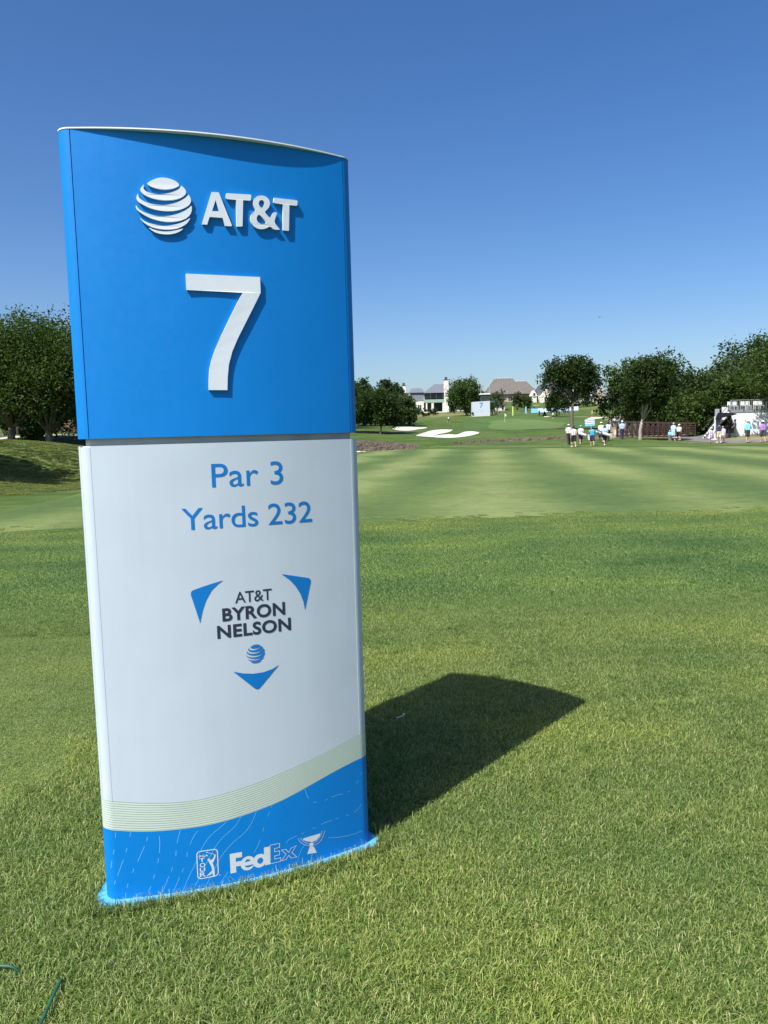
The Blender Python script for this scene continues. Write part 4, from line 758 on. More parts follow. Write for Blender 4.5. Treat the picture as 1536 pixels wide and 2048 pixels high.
def conifer(name, label, x, y, h, cr, leaf, n, seed, group=None, kind='cedar', cb=.4):
    r = np.random.default_rng(seed); root = empty(name, (x, y, tz(x, y) - .1)); tag(root, label, 'tree', group)
    MB().tube([(0, 0, -.2), (0, 0, h * .5), (.05, 0, h * .97)], [cr * .09, cr * .06, .02], 6).build('trunk', m_bark, root, smooth=True)
    nb = 130; t = np.sort(r.random(nb) ** .9); a = r.uniform(0, 6.28, nb); L_ = cr * np.clip(1.25 - 1.25 * t, 0, 1) ** .7 * r.uniform(.55, 1.15, nb) + .12; zb = cb + (h - cb) * t
    w = L_ / L_.sum(); P = []; Q = []
    for i in range(nb):
        m = max(10, int(n * w[i])); u = r.random(m) ** .7; sp = .10 * cr * (1.1 - u) + .05
        P.append(np.stack([np.cos(a[i]) * L_[i] * u, np.sin(a[i]) * L_[i] * u, zb[i] + L_[i] * u * .35], 1) + r.normal(0, 1, (m, 3)) * sp[:, None]); Q.append(np.clip(r.random() * .5 + r.random(m) * .5, 0, 1))
    P = np.concatenate(P); V, F = leaf_quads(P, leaf, r, .1, .4); me = mesh_np('crown', V, F); fattr(me, 'rnd', np.concatenate(Q)); link('crown', me, LEAF[kind], root)
    return root

def shrub(name, label, x, y, h, cr, leaf, n, kind, seed, group=None, cat='shrub', ry=None):
    r = np.random.default_rng(seed); root = empty(name, (x, y, tz(x, y) - .05)); tag(root, label, cat, group); ry = ry or cr
    mb = MB(); cen = []; rad = []
    for i in range(7):
        a = i * 2.4 + r.random(); q = r.uniform(.1, .6); cen.append((math.cos(a) * cr * q, math.sin(a) * ry * q, h * r.uniform(.3, .68))); rad.append(min(cr * .5, h * .34))
        mb.tube([(r.normal(0, .06), 0, -.1), (cen[-1][0] * .5, cen[-1][1] * .5, cen[-1][2] * .6), cen[-1]], [.04, .03, .01], 5)
    mb.build('stem', m_bark, root, smooth=True); P, Q = crown_points(cen, rad, n, r, .95); k = P[:, 2] > .02
    V, F = leaf_quads(P[k], leaf, r); me = mesh_np('foliage', V, F); fattr(me, 'rnd', Q[k]); link('foliage', me, LEAF[kind], root)
    return root

# left grove behind the mound
gl = 'trees left of the sign'
tree('elm_tree', 'leafy tree at far left with thick leaning grey trunk', -20.6, 43.5, 7.5, 4.6, 1.3, .22, .155, 30000, 'elm', 11, gl, 14, m_bark_mid, lean=(.4, 0), low=.8)
tree('elm_tree', 'leafy tree just left of the sign with forked trunk', -18.3, 43.0, 7.2, 4.2, 1.2, .2, .155, 28000, 'elm', 23, gl, 13, m_bark_mid, lean=(.9, 0), low=.6)
tree('elm_tree', 'dark tree standing behind the two left trunks', -24.5, 55, 8.0, 5.2, 1.6, .25, .3, 16000, 'oak', 12, gl, 12, low=1.0)
tree('elm_tree', 'dark tree hidden partly by the blue sign edge', -17.5, 58, 7.8, 5.0, 2.6, .25, .3, 15000, 'oak', 13, gl, 12, low=.4)
tree('elm_tree', 'dense dark tree at the left picture edge behind the trunk', -30, 52, 8.0, 5.0, 1.6, .25, .3, 16000, 'oak', 14, gl, 12, low=1.2)
tree('elm_tree', 'tall tree rising above the path behind the left grove', -24, 74, 9.0, 6.0, 2.0, .28, .38, 12000, 'oak', 15, gl, 12, low=1.0)
tree('elm_tree', 'low dark tree behind the wooden notice board', -31, 78, 8.5, 6.5, 1.0, .28, .38, 13000, 'oak', 16, gl, 12, low=1.0)
shrub('young_bush', 'round olive bush between the two left tree trunks', -19.6, 44.2, 2.2, 1.0, .12, 3500, 'olive', 17)
# trees left of the view whose shade falls across the mound
for i, (tx, ty, hh) in enumerate([(-18.6, 26.3, 9.0), (-23.0, 29.5, 9.5), (-21.5, 24.5, 8.0)]):
    tree('shade_tree', ['tree outside the left edge shading the grassy mound', 'broad tree further left shading the mound', 'small tree beyond the left edge shading the mound foot'][i], tx, ty, hh, 3.3, 4.0, .2, .26, 9000, 'elm', 40 + i, 'trees shading the mound', 10)

for i in range(9):
    shrub('hedge_bush', 'dark hedge bush %s behind the left board fence' % ['first', 'second', 'third', 'fourth', 'fifth', 'sixth', 'seventh', 'eighth', 'ninth'][i], -37 + i * 3.0, 70 + 1.2 * math.sin(i * 2.2), 4.4, 2.6, .3, 2600, 'oak', 210 + i, 'hedge behind the left fence', 'bush')
# middle distance, left of the green
gm = 'trees left of the far green'
for i, (px, py, hh, cr) in enumerate([(-7.2, 158, 13.0, 3.4), (-3.6, 166, 14.2, 3.6), (1.2, 172, 14.8, 3.5), (3.4, 178, 13.8, 3.3), (4.6, 186, 13.4, 3.0), (-11, 168, 13.5, 3.6), (-15, 160, 13, 3.6), (-22, 165, 13, 3.8)]):
    conifer('cedar_tree', ['dark cedar directly right of the blue panel edge', 'spiky dark cedar second from the blue panel edge', 'tallest spiky cedar left of the white house', 'dark cedar with bent tip left of the white house', 'rightmost dark cedar before the chimney', 'dark cedar hidden behind the sign', 'far cedar behind the sign column', 'leftmost cedar behind the sign'][i], px, py, hh - tz(px, py) - .9, cr * 1.35, .62, 5200, 60 + i, gm)
tree('oak_tree', 'dark round tree with thin trunk above the creek bank', -.2, 118, 7.0, 4.2, 1.4, .11, .36, 8500, 'oak', 71, gm, 11, low=.4)
tree('oak_tree', 'dark tree close to the sign edge above the creek', -5.0, 121, 7.6, 3.8, 1.6, .11, .36, 8000, 'oak', 72, gm, 11, low=.3)
tree('oak_tree', 'olive green bushy tree beside the left bunker', 4.3, 163, 6.4, 4.2, .4, .2, .42, 9500, 'olive', 73, gm, 12, low=1.2)
tree('oak_tree', 'light green bushy tree below the white house', -.2, 166, 7.0, 4.8, .5, .2, .42, 9000, 'elm', 74, gm, 11, low=1.0)
tree('oak_tree', 'dark broad tree filling the gap beside the sign edge', -7.0, 140, 8.6, 5.2, .8, .2, .42, 9000, 'oak', 75, gm, 11, low=1.0)
tree('oak_tree', 'large bright green tree beside the white screen tower', 25.6, 237, 11.4, 7.4, .9, .25, .58, 9500, 'elm', 76, 'trees beside the houses', 13, low=1.0)
for i, (px, py, hh, cr, k) in enumerate([(38.8, 262, 8.2, 3.4, 'olive'), (46.5, 268, 7.6, 2.6, 'olive'), (50.5, 272, 5.6, 2.8, 'elm'), (35.0, 252, 3.8, 1.9, 'elm')]):
    tree('young_tree', ['pale feathery tree before the big brown roof', 'narrow tree before the right end of the brown roof', 'yellow green bush tree left of the small gable', 'small bright tree right of the screen tower'][i], px, py, hh, cr, .7, .12, .42, 2200, k, 80 + i, 'young trees before the houses', 9, low=.6)
for i in range(4):
    conifer('cypress', ['first slim cypress beside the dark hipped roof', 'second slim cypress beside the dark hipped roof', 'third slim cypress beside the dark hipped roof', 'fourth slim cypress beside the dark hipped roof'][i], 39.6 + i * 1.35, 292, 5.0, .55, .4, 420, 90 + i, 'row of slim cypresses', cb=.2)
for i, (px, py, hh, cr) in enumerate([(-20, 128, 9, 5.5), (-33, 140, 10, 6.0), (-45, 150, 10, 6.5), (-58, 150, 10, 6.5)]):
    tree('oak_tree', ['broad tree behind the middle of the sign', 'second broad tree hidden behind the sign', 'third broad tree hidden behind the sign', 'broad tree behind the left edge of the sign'][i], px, py, hh, cr, 1.0, .2, .5, 5000, 'oak', 230 + i, 'tree line behind the sign', 11, low=1)
# the lone tree and its small neighbour
tree('oak_tree', 'tall lone oak with bare dark trunk beyond the creek', 27.3, 112, 10.3, 4.9, 5.3, .22, .34, 14000, 'oak', 101, 'specimen trees by the creek', 14, fork=4.2, low=.2)
tree('oak_tree', 'small dark tree in front of the sponsor banner', 46.3, 207, 6.4, 3.9, 1.5, .2, .44, 6000, 'oak', 102, 'specimen trees by the creek', 11, low=.5)
# twin-trunk tree by the bridge
tree('oak_tree', 'leafy tree with pale forked trunk beside the bridge', 23.85, 72.2, 7.7, 2.8, 2.9, .15, .25, 15000, 'oak', 103, 'specimen trees by the creek', 14, m_bark_pale, fork=2.0, lean=(1.1, 0), low=.1, squash=1.05)
# woods on the right
gw = 'trees of the wood on the right'
WOOD = [(33.5, 97, 9.3, 4.2), (36.5, 93.5, 7.6, 3.6), (39.5, 101, 10.4, 4.6), (44.5, 97, 8.8, 4.4), (46, 108, 11.2, 5.0), (51, 102, 10.2, 4.8), (52.5, 112, 12.6, 5.4), (57.5, 104, 11.0, 5.0), (59.5, 116, 13.4, 5.8), (41, 91.5, 6.6, 3.6), (47, 92, 7.2, 3.9), (53, 94.5, 8.4, 4.2), (60.5, 96, 9.6, 4.8), (66, 108, 12.5, 5.6), (35.5, 112, 10.0, 4.4), (41, 119, 11.6, 5.0), (68, 122, 14.5, 6.0), (49.5, 87.5, 6.4, 3.4), (56, 88.5, 7.6, 3.8), (63, 88, 8.0, 4.4), (37.6, 104, 10.2, 4.6), (42.8, 106, 11.0, 4.8)]
WL = ['bushy wood tree behind the left end of the bridge', 'low leafy tree right behind the bridge trunk', 'wood tree rising above the middle of the bridge', 'rounded wood tree above the bridge right half', 'tall wood tree in the second row over the bridge', 'wood tree above the black awning', 'high wood tree behind the awning line', 'wood tree above the white platform rail', 'tallest back row tree above the white platform', 'low front tree behind the bridge right end', 'low front tree left of the awning', 'front wood tree behind the grey door panel', 'front wood tree behind the platform rail', 'broad tree at the right edge behind the platform', 'back row tree behind the pale forked trunk', 'back row tree above the bridge centre', 'highest far tree at the right picture edge', 'short front tree behind the awning post', 'short front tree behind the white side wall', 'short front tree behind the platform end', 'middle row tree right of the forked trunk crown', 'middle row tree above the child in teal']
for i, (px, py, hh, cr) in enumerate(WOOD):
    tree('wood_tree', WL[i], px, py, hh * 1.02, cr * 1.2, .9, .2, .36 if py < 100 else .44, 9000 if py < 100 else 7500, ['oak', 'elm', 'oak', 'olive', 'elm'][i % 5], 120 + i, gw, 12, low=1.4)
for i in range(10):
    px = 32.5 + i * 3.1; py = 91 + 2.0 * math.sin(i * 2.1) + (3 if i < 3 else -.5 * i)
    shrub('undergrowth', 'leafy undergrowth bush %s of the row behind the bridge' % ['first', 'second', 'third', 'fourth', 'fifth', 'sixth', 'seventh', 'eighth', 'ninth', 'last'][i], px, py, 2.8 + .5 * math.sin(i * 3.3), 2.4, .27, 2600, ['elm', 'oak', 'olive'][i % 3], 160 + i, 'undergrowth along the wood')
tree('elm_tree', 'big tree overhanging the white platform from the right edge', 36.9, 69.5, 9.2, 5.0, 3.0, .25, .25, 20000, 'elm', 180, None, 15, low=1.0)
tree('oak_tree', 'dark distant trees line behind the lone oak right side', 66, 262, 8.5, 7.5, .8, .2, .5, 3200, 'oak', 185, 'trees behind the far slope', 11, low=1)
tree('oak_tree', 'distant dark tree right of the tan brick gable', 94, 300, 8, 6.5, .8, .2, .5, 2600, 'oak', 186, 'trees behind the far slope', 10, low=1)
tree('oak_tree', 'distant dark tree at the head of the far slope', 88, 285, 8.6, 7.0, .8, .2, .5, 2600, 'oak', 187, 'trees behind the far slope', 10, low=1)
tree('oak_tree', 'dark tree shading the far golf cart', 72, 222, 8.5, 5.5, 1.8, .2, .45, 3600, 'oak', 188, 'trees behind the far slope', 11, low=.4)
for i, (px, py, hh, cr) in enumerate([(56.5, 258, 3.0, 3.0), (62.0, 262, 3.4, 3.0), (69.5, 284, 2.4, 2.6), (74.5, 286, 2.0, 3.0), (17.5, 262, 2.6, 2.2), (13, 246, 3.0, 2.8)]):
    shrub('garden_shrub', ['dark shrub below the left white gable', 'dark shrub behind the banner end', 'clipped shrub before the dormer house', 'clipped shrub under the right gable window', 'tall weedy shrub below the white house', 'dark shrub at the foot of the olive tree'][i], px, py, hh, cr, .4, 1100, ['oak', 'oak', 'oak', 'elm', 'olive', 'oak'][i], 190 + i, 'shrubs before the houses')

# rocks and clods on the creek bank
r = np.random.default_rng(5); mb = MB(); n = 0
while n < 700:
    x = r.uniform(-14, 27); y = r.uniform(84, 100); k = creek(np.array([x]), np.array([y]))[0]
    if k < .04 or k > .75 or y < 92 or (4.2 < x < 9): continue
    s = r.uniform(.08, .34); a = r.uniform(0, 6.28); b = len(mb.v); z = tz(x, y)
    for j in range(2):
        for i in range(6):
            q = a + i * math.pi / 3; rr = s * r.uniform(.6, 1.1) * (1 if j == 0 else .62); mb.v.append((x + rr * math.cos(q), y + rr * math.sin(q), z + (-.1 if j == 0 else s * r.uniform(.35, .8))))
    mb.f += [(b + i, b + (i + 1) % 6, b + 6 + (i + 1) % 6, b + 6 + i) for i in range(6)] + [tuple(b + 6 + i for i in range(6))]; mb.m += [0] * 7; n += 1
tag(mb.build('bank_rocks', mat('bank_rock', (.095, .07, .05), .95, .45, 1.2, .8, 8)), 'loose brown rocks and clods along the creek bank', 'rocks', kind='stuff')

# ------------------------------------------------------------------ houses
m_stucco = mat('stucco_white', (.66, .62, .54), .85, .05, .4, .2, 20); m_slate = mat('roof_slate', (.13, .145, .17), .7, .2, 1.5, .4, 6); m_brown = mat('roof_brown', (.125, .11, .095), .85, .18, 1.2, .4, 6)
m_darkroof = mat('roof_charcoal', (.06, .065, .075), .8, .2, 1.2, .3, 6); m_glass = mat('window_dark', (.03, .045, .05), .12, .3, .8); m_trim = mat('trim_white', (.75, .74, .70), .7, .05)
m_brick = mat('brick_tan', (.42, .30, .21), .9, .25, 3, .4, 10); m_green = mat('copper_green', (.26, .36, .30), .7, .15); m_potm = mat('chimney_pot', (.05, .055, .07), .7, .2)
def hip(mb, x0, x1, y0, y1, z0, z1, rx0, rx1, ry0=None, ry1=None, ov=.0):
    ry0 = (y0 + y1) / 2 - .2 if ry0 is None else ry0; ry1 = (y0 + y1) / 2 + .2 if ry1 is None else ry1
    v = [(x0, y0, z0), (x1, y0, z0), (x1, y1, z0), (x0, y1, z0), (rx0, ry0, z1), (rx1, ry0, z1), (rx1, ry1, z1), (rx0, ry1, z1)]
    return mb.add(v, [(3, 2, 1, 0), (0, 1, 5, 4), (1, 2, 6, 5), (2, 3, 7, 6), (3, 0, 4, 7), (4, 5, 6, 7)])
def gable(mb, x0, x1, y0, y1, z0, z1):
    """ridge along y, gable faces camera"""
    xm = (x0 + x1) / 2; return mb.add([(x0, y0, z0), (x1, y0, z0), (xm, y0, z1), (x0, y1, z0), (x1, y1, z0), (xm, y1, z1)], [(0, 1, 2), (5, 4, 3), (0, 2, 5, 3), (1, 4, 5, 2), (0, 3, 4, 1)])
def window(house, x0, x1, z0, z1, y, mull=1):
    w = MB().box(x0, x1, y - .02, y + .1, z0, z1).build('window', m_glass, house)
    f = MB(); t = .12
    f.box(x0 - t, x1 + t, y - .1, y + .02, z1, z1 + t).box(x0 - t, x1 + t, y - .1, y + .02, z0 - t, z0).box(x0 - t, x0, y - .1, y + .02, z0, z1).box(x1, x1 + t, y - .1, y + .02, z0, z1)
    for i in range(mull): xm = x0 + (x1 - x0) * (i + 1) / (mull + 1); f.box(xm - .04, xm + .04, y - .06, y - .021, z0, z1)
    f.build('window_frame', m_trim, w); return w
def chimney(house, x0, x1, y0, y1, z0, z1, pz):
    c = MB().box(x0, x1, y0, y1, z0, z1).build('chimney', m_stucco, house); MB().box(x0 - .12, x1 + .12, y0 - .12, y1 + .12, z1, z1 + .18).box((x0 + x1) / 2 - .45, (x0 + x1) / 2 + .45, (y0 + y1) / 2 - .4, (y0 + y1) / 2 + .4, z1 + .181, pz).build('chimney_pot', m_potm, c)
# white house by the green (origin at its front left corner)
hx, hy = 16.1, 288; A = empty('white_house', (hx, hy, tz(hx, hy))); tag(A, 'white two storey house with slate roof and tall chimney', 'house')
MB().box(-4.5, 14, 7, 14, -1, 7.1).box(-3.6, -.3, 2.4, 7, -1, 4.2).box(7.3, 14.4, 3, 7, -1, 4.6).build('wall', m_stucco, A)
hip(MB(), -.6, 16, -.8, 15, 7.1, 10.7, 4.0, 11.5).build('roof', m_slate, A)
mr = hip(MB(), -5.4, .1, 3.0, 9.0, 4.2, 7.5, -5.0, .0, 3.6, 8.6); mr.build('mansard_roof', m_slate, A)
hip(MB(), -5.9, .5, 2.9, 9.2, 7.52, 9.3, -4.6, -1.0).build('tower_roof', m_slate, A)
MB().box(-.2, 7.4, -.6, 6.9, 3.6, 4.7).build('balcony_slab', m_green, A)
MB().box(-.2, 7.2, 3.2, 3.4, 4.72, 7.08).build('glazing', m_glass, A)
for px in (-.1, 2.2, 4.4, 6.6): MB().box(px - .07, px + .07, 3.0, 3.18, 4.72, 7.08).build('mullion', m_trim, A)
for px, w in ((.55, .25), (2.75, .42), (6.9, .5)): MB().box(px - w, px + w, -.5, .3, -.8, 3.58).build('pillar', m_stucco, A)
MB().box(-.2, 7.2, 3.5, 3.7, .3, 3.58).build('patio_glazing', m_glass, A); MB().box(-.6, 8.0, -1.2, 3.4, -1, .25).build('terrace', mat('terrace_stone', (.6, .57, .5), .9, .1), A)
rl = MB(); rl.box(-.1, 7.3, -.55, -.5, 5.55, 5.62)
for i in range(16): rl.box(i * .48 - .02, i * .48 + .02, -.54, -.51, 4.7, 5.55)
rl.build('balcony_railing', m_potm, A)
chimney(A, 7.0, 8.7, -.9, .6, 0, 11.6, 12.7); chimney(A, -8.2, -6.8, 5, 6.4, 0, 10.3, 11.4)
window(A, -2.6, -1.3, 1.2, 3.0, 2.38); window(A, 9.6, 10.6, 1.0, 2.4, 2.98); window(A, 11.6, 12.6, 1.0, 2.4, 2.98)
# big brown roof
hx, hy = 43.5, 318; B = empty('brown_roof_house', (hx, hy, tz(hx, hy))); tag(B, 'large house with huge brown hipped roof behind young trees', 'house')
MB().box(0, 19, 0, 14, -1, 3.4).build('wall', m_brick, B)
hip(MB(), -.8, 14.5, -1, 15, 3.4, 10.3, 3.6, 11.0).build('roof', m_brown, B); hip(MB(), 8.0, 20.4, -1.6, 12, 3.4, 8.8, 12.0, 16.2).build('wing_roof', m_brown, B)
for i in range(8): MB().dome((4 + i * .95, 7, 10.3), .16, .16, .25).build('ridge_cap', m_trim, B)
for i in range(5): MB().dome((12.3 + i * .9, 5.2, 8.8), .16, .16, .25).build('ridge_cap', m_trim, B)
window(B, 3, 4.6, .6, 2.6, -.02); window(B, 8, 9.6, .6, 2.6, -.02)
hx, hy = 41.2, 284; C_ = empty('garden_house', (hx, hy, tz(hx, hy))); tag(C_, 'small white garden house with dark hipped roof', 'house')
MB().box(-1.5, 3.6, 0, 4, -1, 2.2).build('wall', m_stucco, C_); hip(MB(), -3.6, 4.6, -.6, 4.8, 2.2, 4.6, -1.2, .6).build('roof', m_darkroof, C_); window(C_, 2.5, 3.2, .5, 1.8, -.02, 0)
# gabled white houses
hx, hy = 60.0, 300; D = empty('gabled_house', (hx, hy, tz(hx, hy))); tag(D, 'white house with steep gable and charcoal roof left of the lone oak', 'house')
MB().box(.6, 16, 2.5, 10, -1, 3.4).build('wall', m_stucco, D); hip(MB(), -.6, 17, 2.0, 10.6, 3.4, 7.0, 1.6, 15).build('roof', m_darkroof, D)
gable(MB(), -2.6, .2, 1.2, 6, 2.6, 4.9).box(-2.2, -.2, 1.4, 5.8, .2, 2.6).build('dormer_gable', m_stucco, D); window(D, -1.6, -.8, 2.6, 3.8, 1.18, 0)
gable(MB(), .8, 6.0, 0, 4, 2.2, 5.2).box(.9, 5.9, .1, 4, -1, 2.2).build('front_gable', m_stucco, D); window(D, 2.4, 3.9, .4, 1.9, -.02)
gable(MB(), 12.4, 16.8, 0, 4, 2.4, 5.6).box(12.5, 16.7, .1, 4, -1, 2.4).build('front_gable', m_stucco, D); window(D, 13.8, 15.2, .4, 1.9, -.02)
hx, hy = 78.0, 308; E_ = empty('gabled_house', (hx, hy, tz(hx, hy))); tag(E_, 'white house with dormer and tan brick gable right of the lone oak', 'house')
MB().box(-.5, 10.5, 2.5, 10, -1, 3.0).build('wall', m_stucco, E_); hip(MB(), -2.2, 11.2, 1.4, 11, 3.0, 6.6, .0, 8.6).build('roof', m_darkroof, E_)
gable(MB(), 1.8, 5.6, .9, 5, 3.6, 5.0).box(2.0, 5.4, 1.0, 5, 2.6, 3.6).build('dormer_gable', m_stucco, E_); window(E_, 3.0, 4.4, 3.0, 3.9, .88)
gable(MB(), 6.0, 10.6, 0, 5, 1.8, 5.2).build('front_gable', m_brick, E_); MB().box(6.3, 10.3, .06, 5, -1, 1.8).build('front_bay', m_stucco, E_); window(E_, 7.6, 9.4, .6, 1.3, .04); window(E_, 8.1, 8.6, 2.6, 3.9, -.02, 0)
MB().box(2.0, 4.2, 1.9, 2.45, -.5, 2.4).build('porch_opening', m_glass, E_)
for px in (1.7, 4.5, 5.6): MB().box(px - .2, px + .2, 1.6, 2.0, -1, 2.5).build('porch_post', m_stucco, E_)

# ------------------------------------------------------------------ course furniture near the green
m_wrap = mat('screen_white', (.50, .54, .58), .6, .03, .4); m_black = mat('black_fabric', (.010, .010, .012), .9, .2, 3, spec=.1); m_skyb = mat('sky_blue_print', (.22, .55, .82), .6, .05)
hx, hy = 28.9, 226.5; t = empty('camera_tower', (hx, hy, tz(hx, hy))); tag(t, 'white wrapped camera tower with pale blue seven beside the green', 'tower')
MB().add([(-2.6, 0, -.9), (2.5, 0, -.3), (2.5, 0, 4.35), (-2.6, 0, 4.15), (-2.6, 3, -.9), (2.5, 3, -.3), (2.5, 3, 4.35), (-2.6, 3, 4.15)], [(0, 1, 2, 3), (5, 4, 7, 6), (1, 5, 6, 2), (4, 0, 3, 7), (3, 2, 6, 7), (4, 5, 1, 0)]).build('wrapped_base', m_wrap, t)
MB().ypoly([(-.5, 3.9), (.45, 3.9), (.45, 3.65), (-.05, 2.5), (-.36, 2.5), (.1, 3.62), (-.5, 3.62)], -.02, .0).build('number_seven', mat('screen_blue', (.05, .25, .55), .6, .05), t)
for s in (-1, 1): MB().ypoly([(s * .45, 2.1), (s * .75, 2.0), (s * .62, 1.55)][::s], -.02, 0).build('printed_chevron', m_skyb, t)
MB().box(-.35, .3, -.02, 0, 1.35, 1.7).build('printed_emblem', mat('print_grey', (.45, .5, .58), .6, .1), t)
MB().ypoly([(.1, 4.36), (2.55, 4.36), (2.6, 6.2), (-.05, 6.2)], .3, 2.6).build('camera_hide', mat('hide_dark', (.02, .035, .035), .8, .2), t); MB().box(-.25, 2.6, .1, 2.8, 6.2, 6.55).build('hide_roof', m_trim, t)
for px, z in ((.05, 8.6), (2.5, 9.0)): MB().tube([(px, 1, 6.5), (px, 1, z)], .03, 5).build('antenna', m_trim, t)
MB().box(-2.85, -2.35, -.3, -.02, .6, 1.2).build('speaker_box', m_black, t)
hx, hy = 31.9, 202.8; f = empty('flagstick', (hx, hy, tz(hx, hy) + .04)); tag(f, 'golf flagstick with pale flag on the far green', 'flag')
MB().tube([(0, 0, 0), (0, 0, 2.25)], .022, 6).build('pole', m_trim, f); MB().ypoly([(.02, 2.2), (.3, 2.12), (.42, 1.75), (.38, 1.5), (.1, 1.55), (.02, 1.6)], -.012, .012).build('flag', mat('flag_cream', (.78, .78, .6), .7, .05), f)
hx, hy = 37.6, 224; p = empty('marker_pole', (hx, hy, tz(hx, hy))); tag(p, 'tall lime yellow pole banner on the far slope', 'pole'); MB().tube([(0, 0, -.1), (0, 0, 1.0), (0, 0, 2.45)], [.17, .16, .14], 8).build('sleeve', mat('lime_yellow', (.62, .72, .14), .6, .06), p); MB().box(-.16, .16, -.02, .02, 2.45, 2.55).build('cap', m_trim, p)
# sponsor banner: separate boards
for i in range(7):
    x0 = 44.6 + i * 2.02; yy = 233.5; w = empty('banner_board', (x0, yy, tz(x0 + 1, yy) - .1)); tag(w, ['blue end board', 'second pale board', 'third pale board', 'fourth pale board', 'fifth pale board', 'sixth pale board', 'last pale board at the right end'][i] + ' of the sponsor banner behind the green', 'banner', 'boards of the sponsor banner')
    MB().box(.03, 1.99, 0, .08, .25, 1.5).build('board', m_skyb if i == 0 else mat('board_pale_%d' % (i % 2), (.62, .74, .84) if i % 2 else (.74, .8, .85), .6, .04), w)
    MB().box(.03, 1.99, -.02, -.001, .25, .42).build('blue_stripe', m_skyb, w); 
    for q in (.2, 1.8): MB().box(q - .03, q + .03, .09, .15, -.2, 1.45).build('post', m_potm, w)
hx, hy = 43.2, 234; w = empty('banner_stand', (hx, hy, tz(hx, hy))); tag(w, 'blue banner stand at the left end of the sponsor boards', 'stand'); MB().box(-.25, .15, 0, .1, 0, 2.0).build('panel', m_skyb, w); MB().bar((-.3, .2, 1.9), (-1.3, .2, 0), .04).build('brace', m_potm, w); MB().bar((.2, .2, 1.6), (1.2, .2, .2), .04).build('brace', m_potm, w)
def golf_cart(x, y, rz, label, body):
    g_ = empty('golf_cart', (x, y, tz(x, y) + .02), rz); tag(g_, label, 'golf cart', 'golf carts'); b_ = MB()
    b_.ypoly([(-1.15, .3), (1.2, .3), (1.25, .62), (.75, .85), (.35, .5), (-.25, .5), (-.3, .8), (-1.15, .85)], -.55, .55); b_.build('body', body, g_)
    MB().box(-1.0, .75, -.58, .58, 1.78, 1.86).build('roof', m_trim, g_); MB().box(-.75, -.2, -.5, .5, .8, .95).build('seat', m_black, g_); MB().box(-.82, -.74, -.5, .5, .95, 1.3).build('backrest', m_black, g_)
    for sx in (-.95, .7):
        for sy in (-.5, .5): MB().bar((sx, sy, .8), (sx + (.0 if sx < 0 else -.15), sy, 1.78), .025).build('post', m_potm, g_)
    for sx in (-.8, .8):
        for sy in (-.5, .5):
            wv = MB().bar((sx, sy - .09, .25), (sx, sy + .09, .25), .25, n=14).build('wheel', m_black, g_); MB().bar((sx, sy - .1, .25), (sx, sy + .1, .25), .11, n=10).build('rim', m_trim, wv)
golf_cart(49.5, 250, .1, 'white roofed golf cart parked behind the sponsor boards', m_trim); golf_cart(73.5, 217, .4, 'dark golf cart in tree shade right of the forked trunk', m_black)
hx, hy = 43.9, 211; w = empty('equipment_cover', (hx, hy, tz(hx, hy))); tag(w, 'black pointed equipment cover beside the person in navy', 'cover'); MB().add([(-.7, -.6, 0), (.75, -.6, 0), (.75, .6, 0), (-.7, .6, 0), (-.35, 0, .55), (.45, 0, .5), (.05, 0, 1.55)], [(3, 2, 1, 0), (0, 1, 5, 4), (4, 5, 6), (1, 2, 5), (2, 3, 4, 5), (3, 0, 4), (5, 4, 6)]).build('fabric', m_black, w); MB().tube([(.05, 0, 1.5), (.06, 0, 2.6)], .02, 5).build('mast', m_potm, w)

# left side: notice board, low wall
m_wood = mat('old_wood', (.19, .14, .09), .9, .25, 6, .5, 20); m_fence = mat('fence_brown', (.055, .035, .028), .9, .3, 5, .4, 20)
hx, hy = -24.9, 62.5; w = empty('notice_board', (hx, hy, tz(hx, hy))); tag(w, 'small wooden notice board by the path left of the sign', 'notice board')
MB().box(-.35, .3, -.03, .03, .45, 1.0).build('panel', m_wood, w); MB().box(-.45, .45, -.06, .06, 1.0, 1.08).build('top_rail', m_wood, w)
for q in (-.38, .38): MB().box(q - .05, q + .05, -.05, .05, -.1, .999).build('post', m_wood, w)
w = empty('wooden_fence', (-31, 66.5, tz(-29, 66.5))); tag(w, 'dark brown board fence behind the left path', 'fence')
bd = MB().box(0, .235, 0, .03, 0, 1.0).mesh('board'); bd.materials.append(m_fence)
for i in range(52): link('board', bd, None, w, (i * .25, 0, -.25 + .012 * i * .2 + .02 * math.sin(i * 1.7)))
for i in range(7): MB().box(i * 2.1 - .06, i * 2.1 + .06, .035, .13, -.4, .85).build('post', m_fence, w)
# utility box
hx, hy = 31.0, 95.0; w = empty('utility_box', (hx, hy, tz(hx, hy))); tag(w, 'green metal utility cabinet behind the bridge', 'utility box'); mg = mat('cabinet_green', (.10, .15, .08), .6, .08)
MB().box(-.42, .42, 0, .7, 0, 1.25).build('cabinet', mg, w); MB().box(-.46, .46, -.04, .74, 1.25, 1.32).build('lid', mg, w); MB().box(-.01, .01, -.012, -.001, .08, 1.2).box(.1, .14, -.03, -.001, .55, .75).build('door_edge', m_fence, w)

